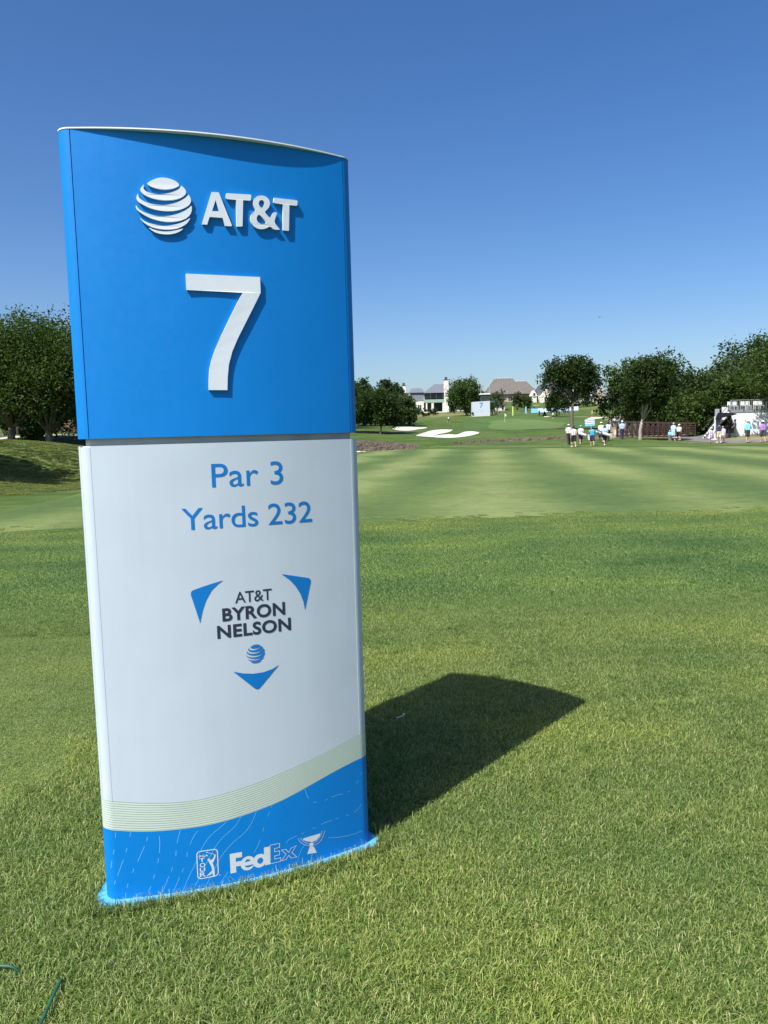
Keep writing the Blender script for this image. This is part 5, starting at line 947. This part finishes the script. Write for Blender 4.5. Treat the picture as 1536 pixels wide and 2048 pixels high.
# ------------------------------------------------------------------ footbridge
m_rust = mat('weathering_steel', (.04, .017, .012), .8, .3, 3, .5, 30)
BA, BB = Vector((27.05, 90.0, .42)), Vector((33.3, 84.4, .58)); BL = (BB - BA).to_2d().length
brg = empty('footbridge', BA, math.atan2((BB - BA).y, (BB - BA).x)); tag(brg, 'rusty brown steel truss footbridge over the creek', 'bridge')
sl = (BB.z - BA.z) / BL; npan = 14; W2 = 1.25; HT0, HT1 = 1.95, 1.35
def ht(t): return HT0 + (HT1 - HT0) * t
BL = BL + .1
for s in (-1, 1):
    y = s * W2; P0, P1 = Vector((0, y, .0)), Vector((BL, y, sl * BL))
    MB().bar(P0, P1, .09, .11).build('bottom_chord', m_rust, brg); MB().bar(P0 + Vector((0, 0, ht(0))), P1 + Vector((0, 0, ht(1))), .08, .08).build('top_chord', m_rust, brg)
    for i in range(npan + 1):
        t = i / npan; q = P0.lerp(P1, t); MB().bar(q, q + Vector((0, 0, ht(t))), .055).build('post', m_rust, brg)
        if i < npan:
            q2 = P0.lerp(P1, (i + 1) / npan); MB().bar(q + Vector((0, 0, ht(t) - .05)), q2 + Vector((0, 0, .05)), .035).build('diagonal', m_rust, brg)
    for k in range(5):
        a = .42 + k * .24; MB().bar(P0 + Vector((0, -s * .07, a)), P1 + Vector((0, -s * .07, a * HT1 / HT0 + .12)), .02, .035).build('rail', m_rust, brg)
pl = MB().box(-.135, .135, -W2 + .1, W2 - .1, -.03, .03).mesh('plank'); pl.materials.append(mat('deck_plank', (.24, .19, .14), .9, .2))
for i in range(int(BL / .3)): x = .15 + i * .3; link('plank', pl, None, brg, (x, 0, .18 + sl * x))
# stone abutment of separate blocks
ab = empty('stone_abutment', (26.35, 89.1, tz(26.3, 89.1))); tag(ab, 'stacked tan stone abutment at the left end of the bridge', 'stonework')
r = np.random.default_rng(9); m_st = [mat('stone_%d' % i, c, .95, .2, 4, .6, 10) for i, c in enumerate([(.42, .33, .21), (.33, .25, .16), (.5, .41, .28)])]
zt = -.6; zi = 0
ztop = 1.75 - tz(26.3, 89.1)
while zt < ztop:
    hh = .24 + .08 * r.random(); x = -.5
    while x < .45:
        w_ = r.uniform(.25, .5); MB().box(x + .012, min(x + w_, .5) - .012, -.35 + r.uniform(-.05, .05), .6, zt + .01, zt + hh - .01).build('stone', m_st[r.integers(0, 3)], ab); x += w_
    zt += hh

# ------------------------------------------------------------------ white platform, awning
m_pan = mat('platform_white', (.66, .67, .68), .6, .03, .5, .06, 3); m_gal = mat('galvanised', (.45, .47, .5), .45, .1, metal=.6); m_greyp = mat('panel_grey', (.30, .33, .37), .6, .08)
hx, hy = 33.0, 74.0; zg = tz(33.2, 74.0); pf = empty('viewing_platform', (hx, hy, 0)); tag(pf, 'white skirted viewing platform with metal rail and chairs', 'platform')
zb = zg - .3
MB().add([(.35, -.2, zb), (9, -.2, zb), (9, 0, 2.93), (0, 0, 2.93), (2.3, 4, zb), (9, 4, zb), (9, 4, 2.93), (1.9, 4, 2.93)], [(0, 1, 2, 3), (5, 4, 7, 6), (1, 5, 6, 2), (4, 0, 3, 7), (4, 5, 1, 0)]).build('skirt', m_pan, pf)
MB().prism([(-.05, -.05), (9, -.05), (9, 4), (1.9, 4)], 2.94, 3.0).build('deck', m_greyp, pf); MB().box(-.05, 9, -.07, -.052, 2.80, 3.0).build('fascia', m_gal, pf)
MB().box(-.55, -.06, .6, .7, 2.2, 3.35).build('side_panel', m_pan, pf); MB().box(-.95, -.56, 1.2, 1.3, 2.35, 3.2).build('grey_panel', m_greyp, pf)
for i in range(6): MB().box(i * 1.7 - .03, i * 1.7 + .03, 0, .06, 3.0, 3.92).build('rail_post', m_gal, pf)
MB().box(-.05, 9, -.01, .07, 3.92, 3.98).build('top_rail', m_gal, pf); MB().box(-.05, 9, .01, .05, 3.06, 3.1).build('bottom_rail', m_gal, pf); MB().bar((0, .03, 3.95), (1.9, 4, 3.95), .03).build('side_rail', m_gal, pf)
for i in range(60): MB().box(.08 + i * .145 - .012, .08 + i * .145 + .012, .02, .044, 3.1, 3.92).build('baluster', m_gal, pf)
def chair(x, y, label):
    c = empty('folding_chair', (x, y, 3.0)); tag(c, label, 'chair', 'white chairs on the platform'); MB().box(-.2, .2, -.2, .2, .4, .44).build('seat', m_trim, c); MB().box(-.2, .2, .17, .21, .5, .85).build('backrest', m_trim, c)
    for sx in (-.18, .18):
        for sy in (-.17, .17): MB().bar((sx, sy, 0), (sx, sy, .4), .014).build('leg', m_trim, c)
        MB().bar((sx, .19, .4), (sx, .19, .85), .014).build('back_post', m_trim, c)
for i in range(6): chair(33.35 + i * .62, 74.9 + .3 * (i % 2), '%s white chair from the left on the platform deck' % ['first', 'second', 'third', 'fourth', 'fifth', 'sixth'][i])
st = empty('awning', (31.05, 73.6, tz(31.1, 73.6))); tag(st, 'black fabric awning on white posts beside the platform', 'awning'); g0 = tz(31.1, 73.6)
zc = 2.35 - g0
MB().add([(-.15, -1.1, zc - .10), (1.75, -1.3, zc + .30), (1.8, .1, zc + .42), (.7, .3, zc + .46), (-.15, -1.1, zc - .17), (1.75, -1.3, zc + .23), (1.8, .1, zc + .35), (.7, .3, zc + .39)], [(0, 1, 2, 3), (7, 6, 5, 4), (0, 4, 5, 1), (1, 5, 6, 2), (2, 6, 7, 3), (3, 7, 4, 0)]).build('canopy', m_black, st)
MB().box(-.07, .03, -.8, -.7, -.1, zc + .1).build('post', m_trim, st); MB().box(.72, .8, .1, .18, -.1, zc + .38).build('post', m_trim, st); MB().box(-.3, .1, -.95, -.6, -.1, .06).build('post_foot', m_trim, st)
MB().box(.04, .5, -.74, -.70, -.05, zc - .06).build('side_drape', mat('drape_blue_grey', (.10, .14, .22), .8, .15), st)
MB().ypoly([(.9, .15), (2.15, .0), (2.1, 1.2), (1.5, 1.6), (.9, 1.0)], -.3, -.25).build('dark_panel', mat('panel_charcoal', (.06, .066, .075), .6, .1), st)
ss = empty('access_stair', (32.0, 74.6, tz(32.0, 74.6))); tag(ss, 'metal access stair with handrail up to the white platform', 'stair'); sz = 2.95 - tz(32.0, 74.6)
tr_ = MB().box(-.14, .14, -.5, .5, -.02, .02).mesh('tread'); tr_.materials.append(m_gal)
for i in range(10): link('tread', tr_, None, ss, (-.9 + i * .2, .2, .2 + i * (sz - .2) / 9.5))
for yy in (-.34, .74): MB().bar((-1.0, yy, .0), (.95, yy, sz - .1), .03, .10).build('stringer', m_trim, ss); MB().bar((-1.0, yy, .95), (.95, yy, sz + .6), .022).build('handrail', m_potm, ss)
for q in (0, .5, .98): MB().bar((-1.0 + 1.95 * q, -.34, (sz - .1) * q), (-1.0 + 1.95 * q, -.34, .95 + (sz - .35) * q), .02).build('baluster', m_potm, ss)

# rope line stakes
m_stake = mat('stake_dark', (.03, .04, .03), .7, .2); SK = [(27.4, 77.6, 'dark rope stake beside the bridge mound'), (27.1, 69.2, 'dark rope stake in front of the cart path'), (27.5, 65.4, 'dark rope stake below the awning'), (33.6, 63.2, 'dark rope stake at the right edge of the lawn')]
tops = []
for x, y, lb in SK:
    z = tz(x, y); o = empty('rope_stake', (x, y, z)); tag(o, lb, 'stake', 'rope stakes'); MB().tube([(0, 0, -.1), (0, 0, .95)], .018, 6).build('shaft', m_stake, o); MB().tube([(-.02, 0, .9), (0, 0, 1.0), (.02, 0, .9)], .008, 5).build('hook', m_stake, o); tops.append(Vector((x, y, z + .93)))
mb = MB()
for a, b in zip(tops[:-1], tops[1:]): mb.tube([a.lerp(b, t) - Vector((0, 0, .25 * 4 * t * (1 - t))) for t in np.linspace(0, 1, 9)], .006, 4)
tag(mb.build('gallery_rope', mat('rope_green', (.06, .12, .07), .8, .1)), 'thin green gallery rope hung between the stakes', 'rope')
# bird
b_ = empty('bird', (41.8, 150, 22.7)); tag(b_, 'tiny dark bird flying in the blue sky', 'bird'); mb = MB(); mb.dome((0, 0, 0), .07, .2, .06, -1.2, 8, 6); mb.build('body', m_black, b_, smooth=True)
for s in (-1, 1): MB().add([(0, -.08, 0), (0, .1, 0), (s * .38, .02, .14), (s * .36, -.07, .14), (0, -.08, .012), (0, .1, .012), (s * .38, .02, .148), (s * .36, -.07, .148)], [(0, 1, 2, 3), (7, 6, 5, 4), (0, 3, 7, 4), (1, 5, 6, 2), (2, 6, 7, 3)]).build('wing', m_black, b_)

# ------------------------------------------------------------------ people
PALETTE = {}
def cloth(c, rough=.8):
    k = 'cloth_%02d%02d%02d' % tuple(int(round(q * 99)) for q in c)
    return mat(k, c, rough, .12, 9, .25, 60)
SKIN = [mat('skin_light', (.50, .30, .21), .55, .06, 12), mat('skin_tan', (.36, .20, .13), .55, .06, 12), mat('skin_dark', (.12, .065, .04), .55, .06, 12)]
HAIR = {'brown': mat('hair_brown', (.05, .03, .018), .6, .2, 20), 'dark': mat('hair_dark', (.018, .014, .012), .6, .2, 20), 'blond': mat('hair_blond', (.42, .30, .14), .6, .2, 20), 'grey': mat('hair_grey', (.35, .34, .33), .6, .2, 20)}
SHOE = {'white': cloth((.72, .72, .70)), 'dark': cloth((.03, .03, .035)), 'tan': cloth((.4, .3, .2))}

def capsule(mb, a, b, ra, rb, n=9):
    a = Vector(a); b = Vector(b); d = (b - a); L_ = d.length; d = d / L_ if L_ > 1e-6 else Vector((0, 0, 1)); up = Vector((0, 1, 0)) if abs(d.z) > .8 else Vector((0, 0, 1)); x = d.cross(up).normalized(); y = x.cross(d)
    rings = [(a - d * ra * .92, ra * .38), (a - d * ra * .6, ra * .8), (a, ra), (b, rb), (b + d * rb * .6, rb * .8), (b + d * rb * .92, rb * .38)]
    vs = []; 
    for c, r_ in rings: vs += [c + x * math.cos(2 * math.pi * i / n) * r_ + y * math.sin(2 * math.pi * i / n) * r_ for i in range(n)]
    fs = [(j * n + i, j * n + (i + 1) % n, (j + 1) * n + (i + 1) % n, (j + 1) * n + i) for j in range(5) for i in range(n)] + [tuple(range(n - 1, -1, -1)), tuple(range(5 * n, 6 * n))]
    mb.add(vs, fs)

def person(label, x, y, h, face=0.0, shirt=(.8, .8, .8), pants=(.03, .03, .05), skin=0, hair='brown', hat=None, shorts=True, dress=False, shoes='white', stride=.0, arms=('down', 'down'), sit=False, voxel=.02, group=None, dz=0.0, bend=0.0):
    """one continuous body (remeshed limb volumes) in the given pose; face = heading, 0 looks away from the camera"""
    root = empty('person', (x, y, tz(x, y) + .015 + dz), face); tag(root, label, 'person', group)
    B = []  # bones: a, b, ra, rb, material  (unit height)
    SH, PA, SK_, HA, FO = 1, 2, 0, 3, 4
    hip = .50; by = .0
    tb = bend
    def T(p): return (p[0], p[1] + tb * max(0, p[2] - .5), p[2] - tb * .12 * max(0, p[2] - .5))
    head = T((0, .012, .935)); B.append((T((0, .0, .952)), T((0, .006, .95)), .056, .055, HA)); B.append((T((0, .016, .935)), T((0, .020, .895)), .051, .040, SK_)); B.append((T((0, .066, .925)), T((0, .074, .912)), .010, .012, SK_))
    for s in (-1, 1): B.append((T((s * .053, .008, .935)), T((s * .054, .004, .92)), .011, .010, SK_))
    B.append((T((0, -.004, .88)), T((0, -.002, .835)), .030, .033, SK_))
    for s in (-1, 1):
        B.append((T((s * .052, 0, .775)), T((s * .044, .004, .56)), .066, .066, SH)); B.append((T((s * .02, -.006, .82)), T((s * .098, -.004, .80)), .036, .036, SH))
        B.append(((s * .044, 0, .545), (s * .048, 0, .50), .070, .066, SH if dress else PA))
    for s, pose in zip((-1, 1), arms):
        S = Vector(T((s * .108, 0, .797)))
        if pose == 'down': E = S + Vector((s * .030, -.012, -.165)); Wr = E + Vector((s * .004, .035, -.145))
        elif pose == 'fwd': E = S + Vector((s * .028, .055, -.150)); Wr = E + Vector((s * -.004, .10, -.095))
        elif pose == 'back': E = S + Vector((s * .034, -.060, -.150)); Wr = E + Vector((s * .008, -.035, -.140))
        elif pose == 'up': E = S + Vector((s * .040, .085, -.095)); Wr = E + Vector((s * -.030, .070, .095))
        elif pose == 'bent': E = S + Vector((s * .045, .0, -.160)); Wr = E + Vector((s * -.045, .115, .03))
        else: E = S + Vector((s * .07, .0, -.14)); Wr = E + Vector((s * -.06, .02, -.1))
        B.append((S, S.lerp(E, .62), .039, .037, SH)); B.append((S.lerp(E, .6), E, .028, .025, SK_)); B.append((E, Wr, .025, .017, SK_))
        d = (Wr - E).normalized(); B.append((Wr, Wr + d * .045, .017, .019, SK_)); B.append(('hand', Wr + d * .045, d, s))
    for s in (-1, 1):
        H = Vector((s * .05, 0, .50))
        if sit: K = H + Vector((s * .02, .225, .0)); A_ = K + Vector((0, .02, -.235))
        else:
            sw = stride * s; K = H + Vector((s * .004, math.sin(sw) * .225 + .008, -math.cos(sw) * .225)); kb = sw - (.55 * abs(stride) if s * stride < 0 else .08); A_ = K + Vector((0, math.sin(kb) * .235, -math.cos(kb) * .235))
        if dress: B.append((H, H.lerp(K, .8), .078, .092, SH)); B.append((H.lerp(K, .8), K, .038, .034, SK_))
        elif shorts: B.append((H, H.lerp(K, .86), .066, .060, PA)); B.append((H.lerp(K, .8), K, .036, .034, SK_))
        else: B.append((H, K, .063, .047, PA))
        if shorts or dress: B.append((K, K.lerp(A_, .35), .034, .037, SK_)); B.append((K.lerp(A_, .35), A_, .037, .021, SK_))
        else: B.append((K, A_, .046, .036, PA))
        fwd = Vector((s * .012, .085, -.02)); B.append((A_ + Vector((0, -.018, -.012)), A_ + fwd, .026, .022, FO))
    mb = MB(); bones = [b for b in B if b[0] != 'hand']
    lowest = min(min(Vector(b[0]).z - b[2], Vector(b[1]).z - b[3]) for b in bones) if not sit else .0
    for b in bones: capsule(mb, Vector(b[0]) * h, Vector(b[1]) * h, b[2] * h, b[3] * h)
    me = mb.mesh('body'); tmp = bpy.data.objects.new('tmp', me); COL.objects.link(tmp); md = tmp.modifiers.new('r', 'REMESH'); md.mode = 'VOXEL'; md.voxel_size = voxel
    sm_ = tmp.modifiers.new('s', 'SMOOTH'); sm_.iterations = 2; sm_.factor = .5
    bpy.context.view_layer.update(); body = bpy.data.meshes.new_from_object(tmp.evaluated_get(bpy.context.evaluated_depsgraph_get())); bpy.data.objects.remove(tmp); bpy.data.meshes.remove(me)
    nf = len(body.polygons); C_ = np.empty(nf * 3, np.float32); body.polygons.foreach_get('center', C_); C_ = C_.reshape(-1, 3) / h
    D = []
    for b in bones:
        a, e = np.array(b[0]), np.array(b[1]); v = e - a; t = np.clip(((C_ - a) @ v) / (v @ v + 1e-9), 0, 1); D.append(np.linalg.norm(C_ - a - t[:, None] * v, axis=1) - (b[2] + (b[3] - b[2]) * t))
    idx = np.argmin(np.array(D), 0); mi = np.array([b[4] for b in bones])[idx]
    hd = C_[:, 2] > .885; face_f = hd & (C_[:, 1] > head[1] + .012) & (C_[:, 2] < head[2] + .028 - tb * .05); mi = np.where(face_f, 0, mi); mi = np.where(hd & (mi == 0) & (C_[:, 1] < head[1] - .012), 3, mi)
    body.materials.clear()
    for m in (SKIN[skin], cloth(shirt), cloth(pants), HAIR[hair], SHOE[shoes], m_ink): body.materials.append(m)
    body.polygons.foreach_set('material_index', mi.astype(np.int32)); body.polygons.foreach_set('use_smooth', np.ones(nf, bool))
    # hands (palm and five fingers), eyes and mouth joined into the same body mesh
    ex = MB()
    for b in B:
        if b[0] != 'hand': continue
        c, d, s = Vector(b[1]) * h, b[2], b[3]; side = Vector((0, 1, 0)) if abs(d.y) < .7 else Vector((1, 0, 0)); side = (side - d * side.dot(d)).normalized(); nrm = d.cross(side)
        for k, (o_, ln) in enumerate([(-.012, .030), (-.004, .036), (.004, .034), (.012, .027)]):
            p0 = c + side * o_ * h; p1 = p0 + d * ln * .55 * h; p2 = p1 + (d * .8 - nrm * s * .6) * ln * .5 * h; ex.tube([p0, p1, p2], [.0048 * h, .0045 * h, .0035 * h], 5)
        p0 = c - d * .028 * h + side * .016 * h; ex.tube([p0, p0 + (side * .7 + d * .7) * .018 * h, p0 + (side * .5 + d * .95) * .032 * h], [.0055 * h, .005 * h, .0036 * h], 5)
    fn = len(ex.f); ex.cur = 5
    for s in (-1, 1): ex.dome(Vector(T((s * .019, .062, .932))) * h, .006 * h, .004 * h, .005 * h, -1.3, 6, 4)
    ex.box(-.014 * h, .014 * h, T((0, .060, .9))[1] * h, T((0, .064, .9))[1] * h, T((0, 0, .895))[2] * h, T((0, 0, .899))[2] * h)
    em = ex.mesh('x'); bm = bmesh.new(); bm.from_mesh(body); bm.from_mesh(em); bm.to_mesh(body); bm.free(); bpy.data.meshes.remove(em)
    bo = link('body', body, None, root, (0, 0, -lowest * h))
    if hat:
        kind, col = hat; hm = MB(); c = Vector(T((0, .004, .958))) * h
        hm.dome(c, .062 * h, .066 * h, .052 * h, -.15, 12, 5)
        if kind == 'cap': hm.add([(c.x + .05 * h * math.sin(q) * (1.0 if r_ == 0 else .92), c.y + (.05 + r_ * .055 * math.cos(q)) * h, c.z - .004 * h - r_ * .008 * h + zq) for zq in (0, .006 * h) for r_ in (0, 1) for q in np.linspace(-1.2, 1.2, 7)],
            [(i, i + 1, 8 + i, 7 + i) for i in range(6)] + [(14 + 7 + i, 14 + 8 + i, 15 + i, 14 + i) for i in range(6)] + [(7 + i, 8 + i, 22 + i, 21 + i) for i in range(6)])
        else: hm.prism([(c.x + .118 * h * math.cos(q), c.y + .118 * h * math.sin(q)) for q in np.linspace(0, 2 * math.pi, 17)[:-1]], c.z - .010 * h, c.z - .002 * h)
        hm.build('cap' if kind == 'cap' else 'sun_hat', cloth(col), root, (0, 0, -lowest * h), smooth=True)
    return root

WHITE = (.62, .62, .64); NAVY = (.02, .025, .06); BLACK = (.012, .012, .015); GREY = (.55, .57, .60)
W_ = 'players and caddies walking to the bridge'; S_G = 'spectators by the cart path'; F_G = 'people around the far green'
person('man in grey-white shirt, dark trousers and white cap, leftmost walker', 16.2, 67.8, 1.79, 0, (.62, .63, .66), (.03, .022, .025), 1, 'dark', ('cap', (.6, .62, .62)), False, shoes='dark', stride=.28, arms=('down', 'fwd'), group=W_)
person('man in white polo and black shorts nearest on the left', 15.75, 64.2, 1.74, .1, WHITE, BLACK, 0, 'dark', None, True, stride=-.22, arms=('down', 'down'), group=W_)
person('caddie in white shirt carrying a white bag behind the white polo', 17.3, 68.0, 1.66, -.1, WHITE, NAVY, 1, 'brown', ('cap', (.25, .45, .6)), True, shoes='white', stride=.35, arms=('fwd', 'down'), group=W_)
person('standard bearer in bright blue vest holding the striped board', 17.5, 65.0, 1.60, 0, (.05, .38, .78), NAVY, 0, 'dark', None, True, shoes='tan', stride=-.2, arms=('up', 'up'), group=W_)
person('caddie in light blue bib with slung white bag, nearest right', 18.6, 65.2, 1.72, 0, (.35, .56, .84), BLACK, 1, 'dark', ('cap', (.04, .08, .4)), True, shoes='white', stride=.3, arms=('fwd', 'down'), group=W_)
person('caddie in white and blue walking behind the right caddie', 19.5, 69.5, 1.83, 0, (.66, .72, .82), NAVY, 0, 'dark', ('cap', (.75, .78, .7)), True, stride=-.3, arms=('down', 'fwd'), group=W_)
person('player in white shirt and black trousers beside the stone abutment', 20.8, 71.8, 1.76, .1, WHITE, BLACK, 2, 'dark', None, False, shoes='dark', stride=.25, arms=('down', 'bent'), group=W_)
person('man in light blue polo and navy trousers beside the pale trunk', 22.5, 73.2, 1.72, -.1, (.36, .50, .68), NAVY, 0, 'grey', ('cap', (.78, .78, .78)), False, shoes='dark', stride=.12, arms=('down', 'down'), group=W_)
v2 = .03
person('walker in white with wide yellow straw hat on the far path', 51.6, 175.8, 1.74, .2, WHITE, BLACK, 0, 'brown', ('sun', (.75, .68, .35)), True, stride=.2, voxel=v2, group=F_G)
person('walker in white right of the straw hat on the far path', 52.4, 173.0, 1.66, .2, WHITE, NAVY, 1, 'dark', None, True, stride=-.2, voxel=v2, group=F_G)
person('youth in pale blue shirt and navy shorts on the far path', 40.9, 137.5, 1.50, .2, (.6, .7, .82), NAVY, 2, 'dark', None, True, stride=.25, voxel=v2, group=F_G)
person('walker in pink shirt behind the left bridge rail', 46.2, 151.2, 1.62, .2, (.78, .55, .58), BLACK, 0, 'brown', ('cap', (.7, .5, .5)), True, stride=.2, voxel=v2, group=F_G)
person('woman in cream top and red trousers on the sandy path', 54.6, 203, 1.65, 1.2, (.8, .72, .62), (.42, .06, .04), 0, 'blond', ('sun', (.8, .74, .64)), False, stride=.2, voxel=v2, group=F_G)
person('player in white shirt walking off the right of the green', 43.9, 200.5, 1.72, .3, WHITE, BLACK, 0, 'dark', ('cap', WHITE), True, stride=.25, voxel=v2, group=F_G)
person('person in white beside the small dark tree trunk', 47.4, 209.0, 1.62, 2, WHITE, NAVY, 0, 'dark', None, True, voxel=v2, group=F_G)
person('person in cream left of two before the banner', 48.3, 205.8, 1.6, 3.1, (.8, .7, .58), (.75, .66, .55), 0, 'blond', ('sun', WHITE), True, voxel=v2, group=F_G)
person('person in cream right of two before the banner', 49.5, 206.4, 1.6, 2.8, (.82, .78, .66), (.7, .62, .52), 0, 'brown', ('cap', WHITE), True, voxel=v2, group=F_G)
person('person in dark navy beside the black equipment cover', 42.6, 211.5, 1.72, 3.0, NAVY, BLACK, 0, 'dark', None, False, shoes='dark', voxel=v2, group=F_G)
person('dark clothed person closest to the white screen tower', 32.7, 231.5, 1.72, 2.5, BLACK, BLACK, 1, 'dark', None, False, shoes='dark', voxel=v2, group=F_G)
person('person in white top and black trousers near the screen tower', 33.3, 229.5, 1.6, 2.0, WHITE, BLACK, 0, 'dark', None, False, voxel=v2, group=F_G)
person('person in grey top third from the screen tower', 34.2, 232.2, 1.76, 3.4, (.2, .22, .27), (.1, .1, .12), 0, 'brown', None, False, voxel=v2, group=F_G)
person('person in white hat furthest right of the screen tower group', 35.1, 233.5, 1.58, 4, (.8, .78, .6), BLACK, 0, 'blond', ('sun', WHITE), True, voxel=v2, group=F_G)
person('lone player in white crossing the slope above the bunkers', 18.2, 213, 1.78, -1.2, WHITE, BLACK, 0, 'dark', None, True, stride=.4, voxel=v2, group=F_G)
person('person in grey in the shade right of the forked trunk', 67.5, 213, 1.66, 1.5, (.25, .27, .3), BLACK, 0, 'dark', None, True, voxel=v2, group=F_G)
person('person in black and khaki near the utility cabinet', 60.0, 186.5, 1.6, 2, BLACK, (.5, .42, .28), 0, 'dark', ('cap', WHITE), False, voxel=v2, group=F_G)
person('small child in teal shirt on the grass by the path', 26.15, 71.0, .94, -.4, (.22, .58, .66), (.1, .14, .2), 0, 'blond', ('cap', (.7, .75, .75)), True, stride=.15, voxel=.016, group=S_G)
person('man in light blue shirt and white cap beside the child', 26.55, 71.2, 1.63, -.9, (.42, .66, .86), (.38, .55, .75), 1, 'grey', ('cap', WHITE), True, stride=.15, arms=('down', 'bent'), group=S_G)
person('woman in white top and black shorts by the path', 27.2, 71.6, 1.48, -.2, WHITE, BLACK, 0, 'brown', ('cap', (.8, .72, .7)), True, stride=-.25, group=S_G)
person('man in yellow shirt behind the woman in black shorts', 27.55, 72.4, 1.52, .2, (.85, .58, .04), (.75, .75, .72), 1, 'dark', ('sun', WHITE), True, stride=.2, group=S_G)
person('girl in lavender dress in front of the awning', 28.8, 68.5, 1.24, .2, (.72, .58, .80), (.7, .55, .75), 0, 'blond', ('cap', (.8, .72, .6)), dress=True, stride=.18, voxel=.018, group=S_G)
person('man in navy and pale blue shirt with khaki shorts by the awning', 28.7, 66.5, 1.72, .1, (.025, .04, .10), (.62, .52, .36), 0, 'dark', ('cap', NAVY), True, stride=-.15, arms=('fwd', 'fwd'), group=S_G)
person('woman in pink striding behind the man in khaki shorts', 29.35, 67.3, 1.50, -.5, (.75, .5, .55), (.78, .62, .64), 0, 'blond', None, dress=True, stride=.55, group=S_G)
person('woman in navy top under the black awning', 31.6, 73.6, 1.70, 2.6, (.02, .045, .16), NAVY, 0, 'blond', ('sun', WHITE), False, arms=('bent', 'fwd'), group=S_G)
person('person all in black under the awning', 32.55, 73.2, 1.62, .4, BLACK, BLACK, 1, 'dark', None, False, shoes='dark', arms=('bent', 'bent'), group=S_G)
person('man in charcoal polo standing at the dark panel', 32.95, 72.9, 1.62, 1.2, (.06, .065, .075), (.05, .055, .06), 1, 'dark', ('cap', BLACK), False, shoes='dark', arms=('fwd', 'fwd'), group=S_G)
person('man in turquoise shirt and dark shorts at the right', 30.8, 65.8, 1.86, .0, (.20, .74, .76), (.03, .035, .05), 0, 'grey', ('cap', WHITE), True, shoes='tan', stride=.12, arms=('down', 'bent'), group=S_G)
person('man in purple shirt and white bucket hat at the right edge', 31.7, 65.0, 1.80, .15, (.40, .21, .62), (.04, .04, .06), 0, 'brown', ('sun', WHITE), True, shoes='tan', stride=-.2, arms=('down', 'down'), group=S_G)

# golf bags slung across the caddies' backs
def golf_bag(x, y, z, rz, label, col=(.78, .78, .80)):
    b = empty('golf_bag', (x, y, z), rz); tag(b, label, 'golf bag', 'golf bags carried by caddies'); b.rotation_euler = (0, math.radians(-72), rz); b.scale = (.92, .92, .8)
    MB().tube([(0, 0, -.45), (0, 0, -.40), (0, 0, .1), (0, 0, .42), (0, 0, .45)], [.10, .125, .12, .135, .14], 12).build('bag_body', cloth(col), b, smooth=True); MB().tube([(0, 0, .452), (0, 0, .50)], [.145, .135], 12).build('collar', cloth(BLACK), b)
    MB().box(-.17, -.09, -.08, .08, -.3, .15).build('pocket', cloth((.05, .06, .1)), b); MB().tube([(.1, 0, .35), (.24, .05, .2), (.26, .05, -.05), (.11, 0, -.25)], .02, 6).build('strap', cloth(NAVY), b)
    for i in range(7):
        a = i * .9; p = (.07 * math.cos(a), .07 * math.sin(a), .3); q = (.1 * math.cos(a), .1 * math.sin(a), .78 + .06 * (i % 3)); c = MB().tube([p, q], .008, 5).build('club', m_gal, b); MB().dome(q, .05, .035, .04, -1.2, 7, 4).build('club_head', m_potm, c)
golf_bag(17.35, 67.72, 1.16, -.12, 'white golf bag slung across the caddie behind the white polo'); golf_bag(18.62, 64.92, 1.12, .0, 'white golf bag carried low by the nearest right caddie'); golf_bag(19.2, 69.2, 1.24, .1, 'pale golf bag carried by the caddie further behind', (.6, .66, .76))
for x, y, z, lb in [(17.95, 67.9, .62, 'white towel hanging beside the left golf bag'), (21.35, 71.6, .98, 'white towel hanging beside the player in white')]:
    MB().add([(-.09, 0, 0), (.1, .01, .02), (.08, .02, .5), (-.06, 0, .52), (-.09, .03, 0), (.1, .04, .02), (.08, .05, .5), (-.06, .03, .52)], [(0, 1, 2, 3), (7, 6, 5, 4), (0, 4, 5, 1), (1, 5, 6, 2), (2, 6, 7, 3), (3, 7, 4, 0)]).build('towel', cloth(WHITE), None, (x, y, z))
    tag(bpy.context.scene.objects[-1] if False else [o for o in COL.objects if o.name.startswith('towel')][-1], lb, 'towel')
# scoring standard
sb = empty('scoring_board', (17.45, 65.22, tz(17.45, 65.2) + 1.02), .0); tag(sb, 'striped blue and white scoring board on a pole above the blue vest', 'scoring board')
MB().tube([(.02, 0, 0), (.0, 0, .78)], .014, 6).build('pole', m_trim, sb); MB().box(-.46, .38, -.015, .015, .66, 1.26).build('board', mat('board_navy', (.06, .16, .32), .6, .05), sb, rot=(0, -.07, 0))
MB().box(-.45, .37, -.022, -.016, .67, .80).build('blue_strip', m_skyb, sb, rot=(0, -.07, 0))
for k in range(3): MB().box(-.45, .37, -.022, -.016, .835 + k * .145, .93 + k * .145).build('name_strip', m_trim, sb, rot=(0, -.07, 0))
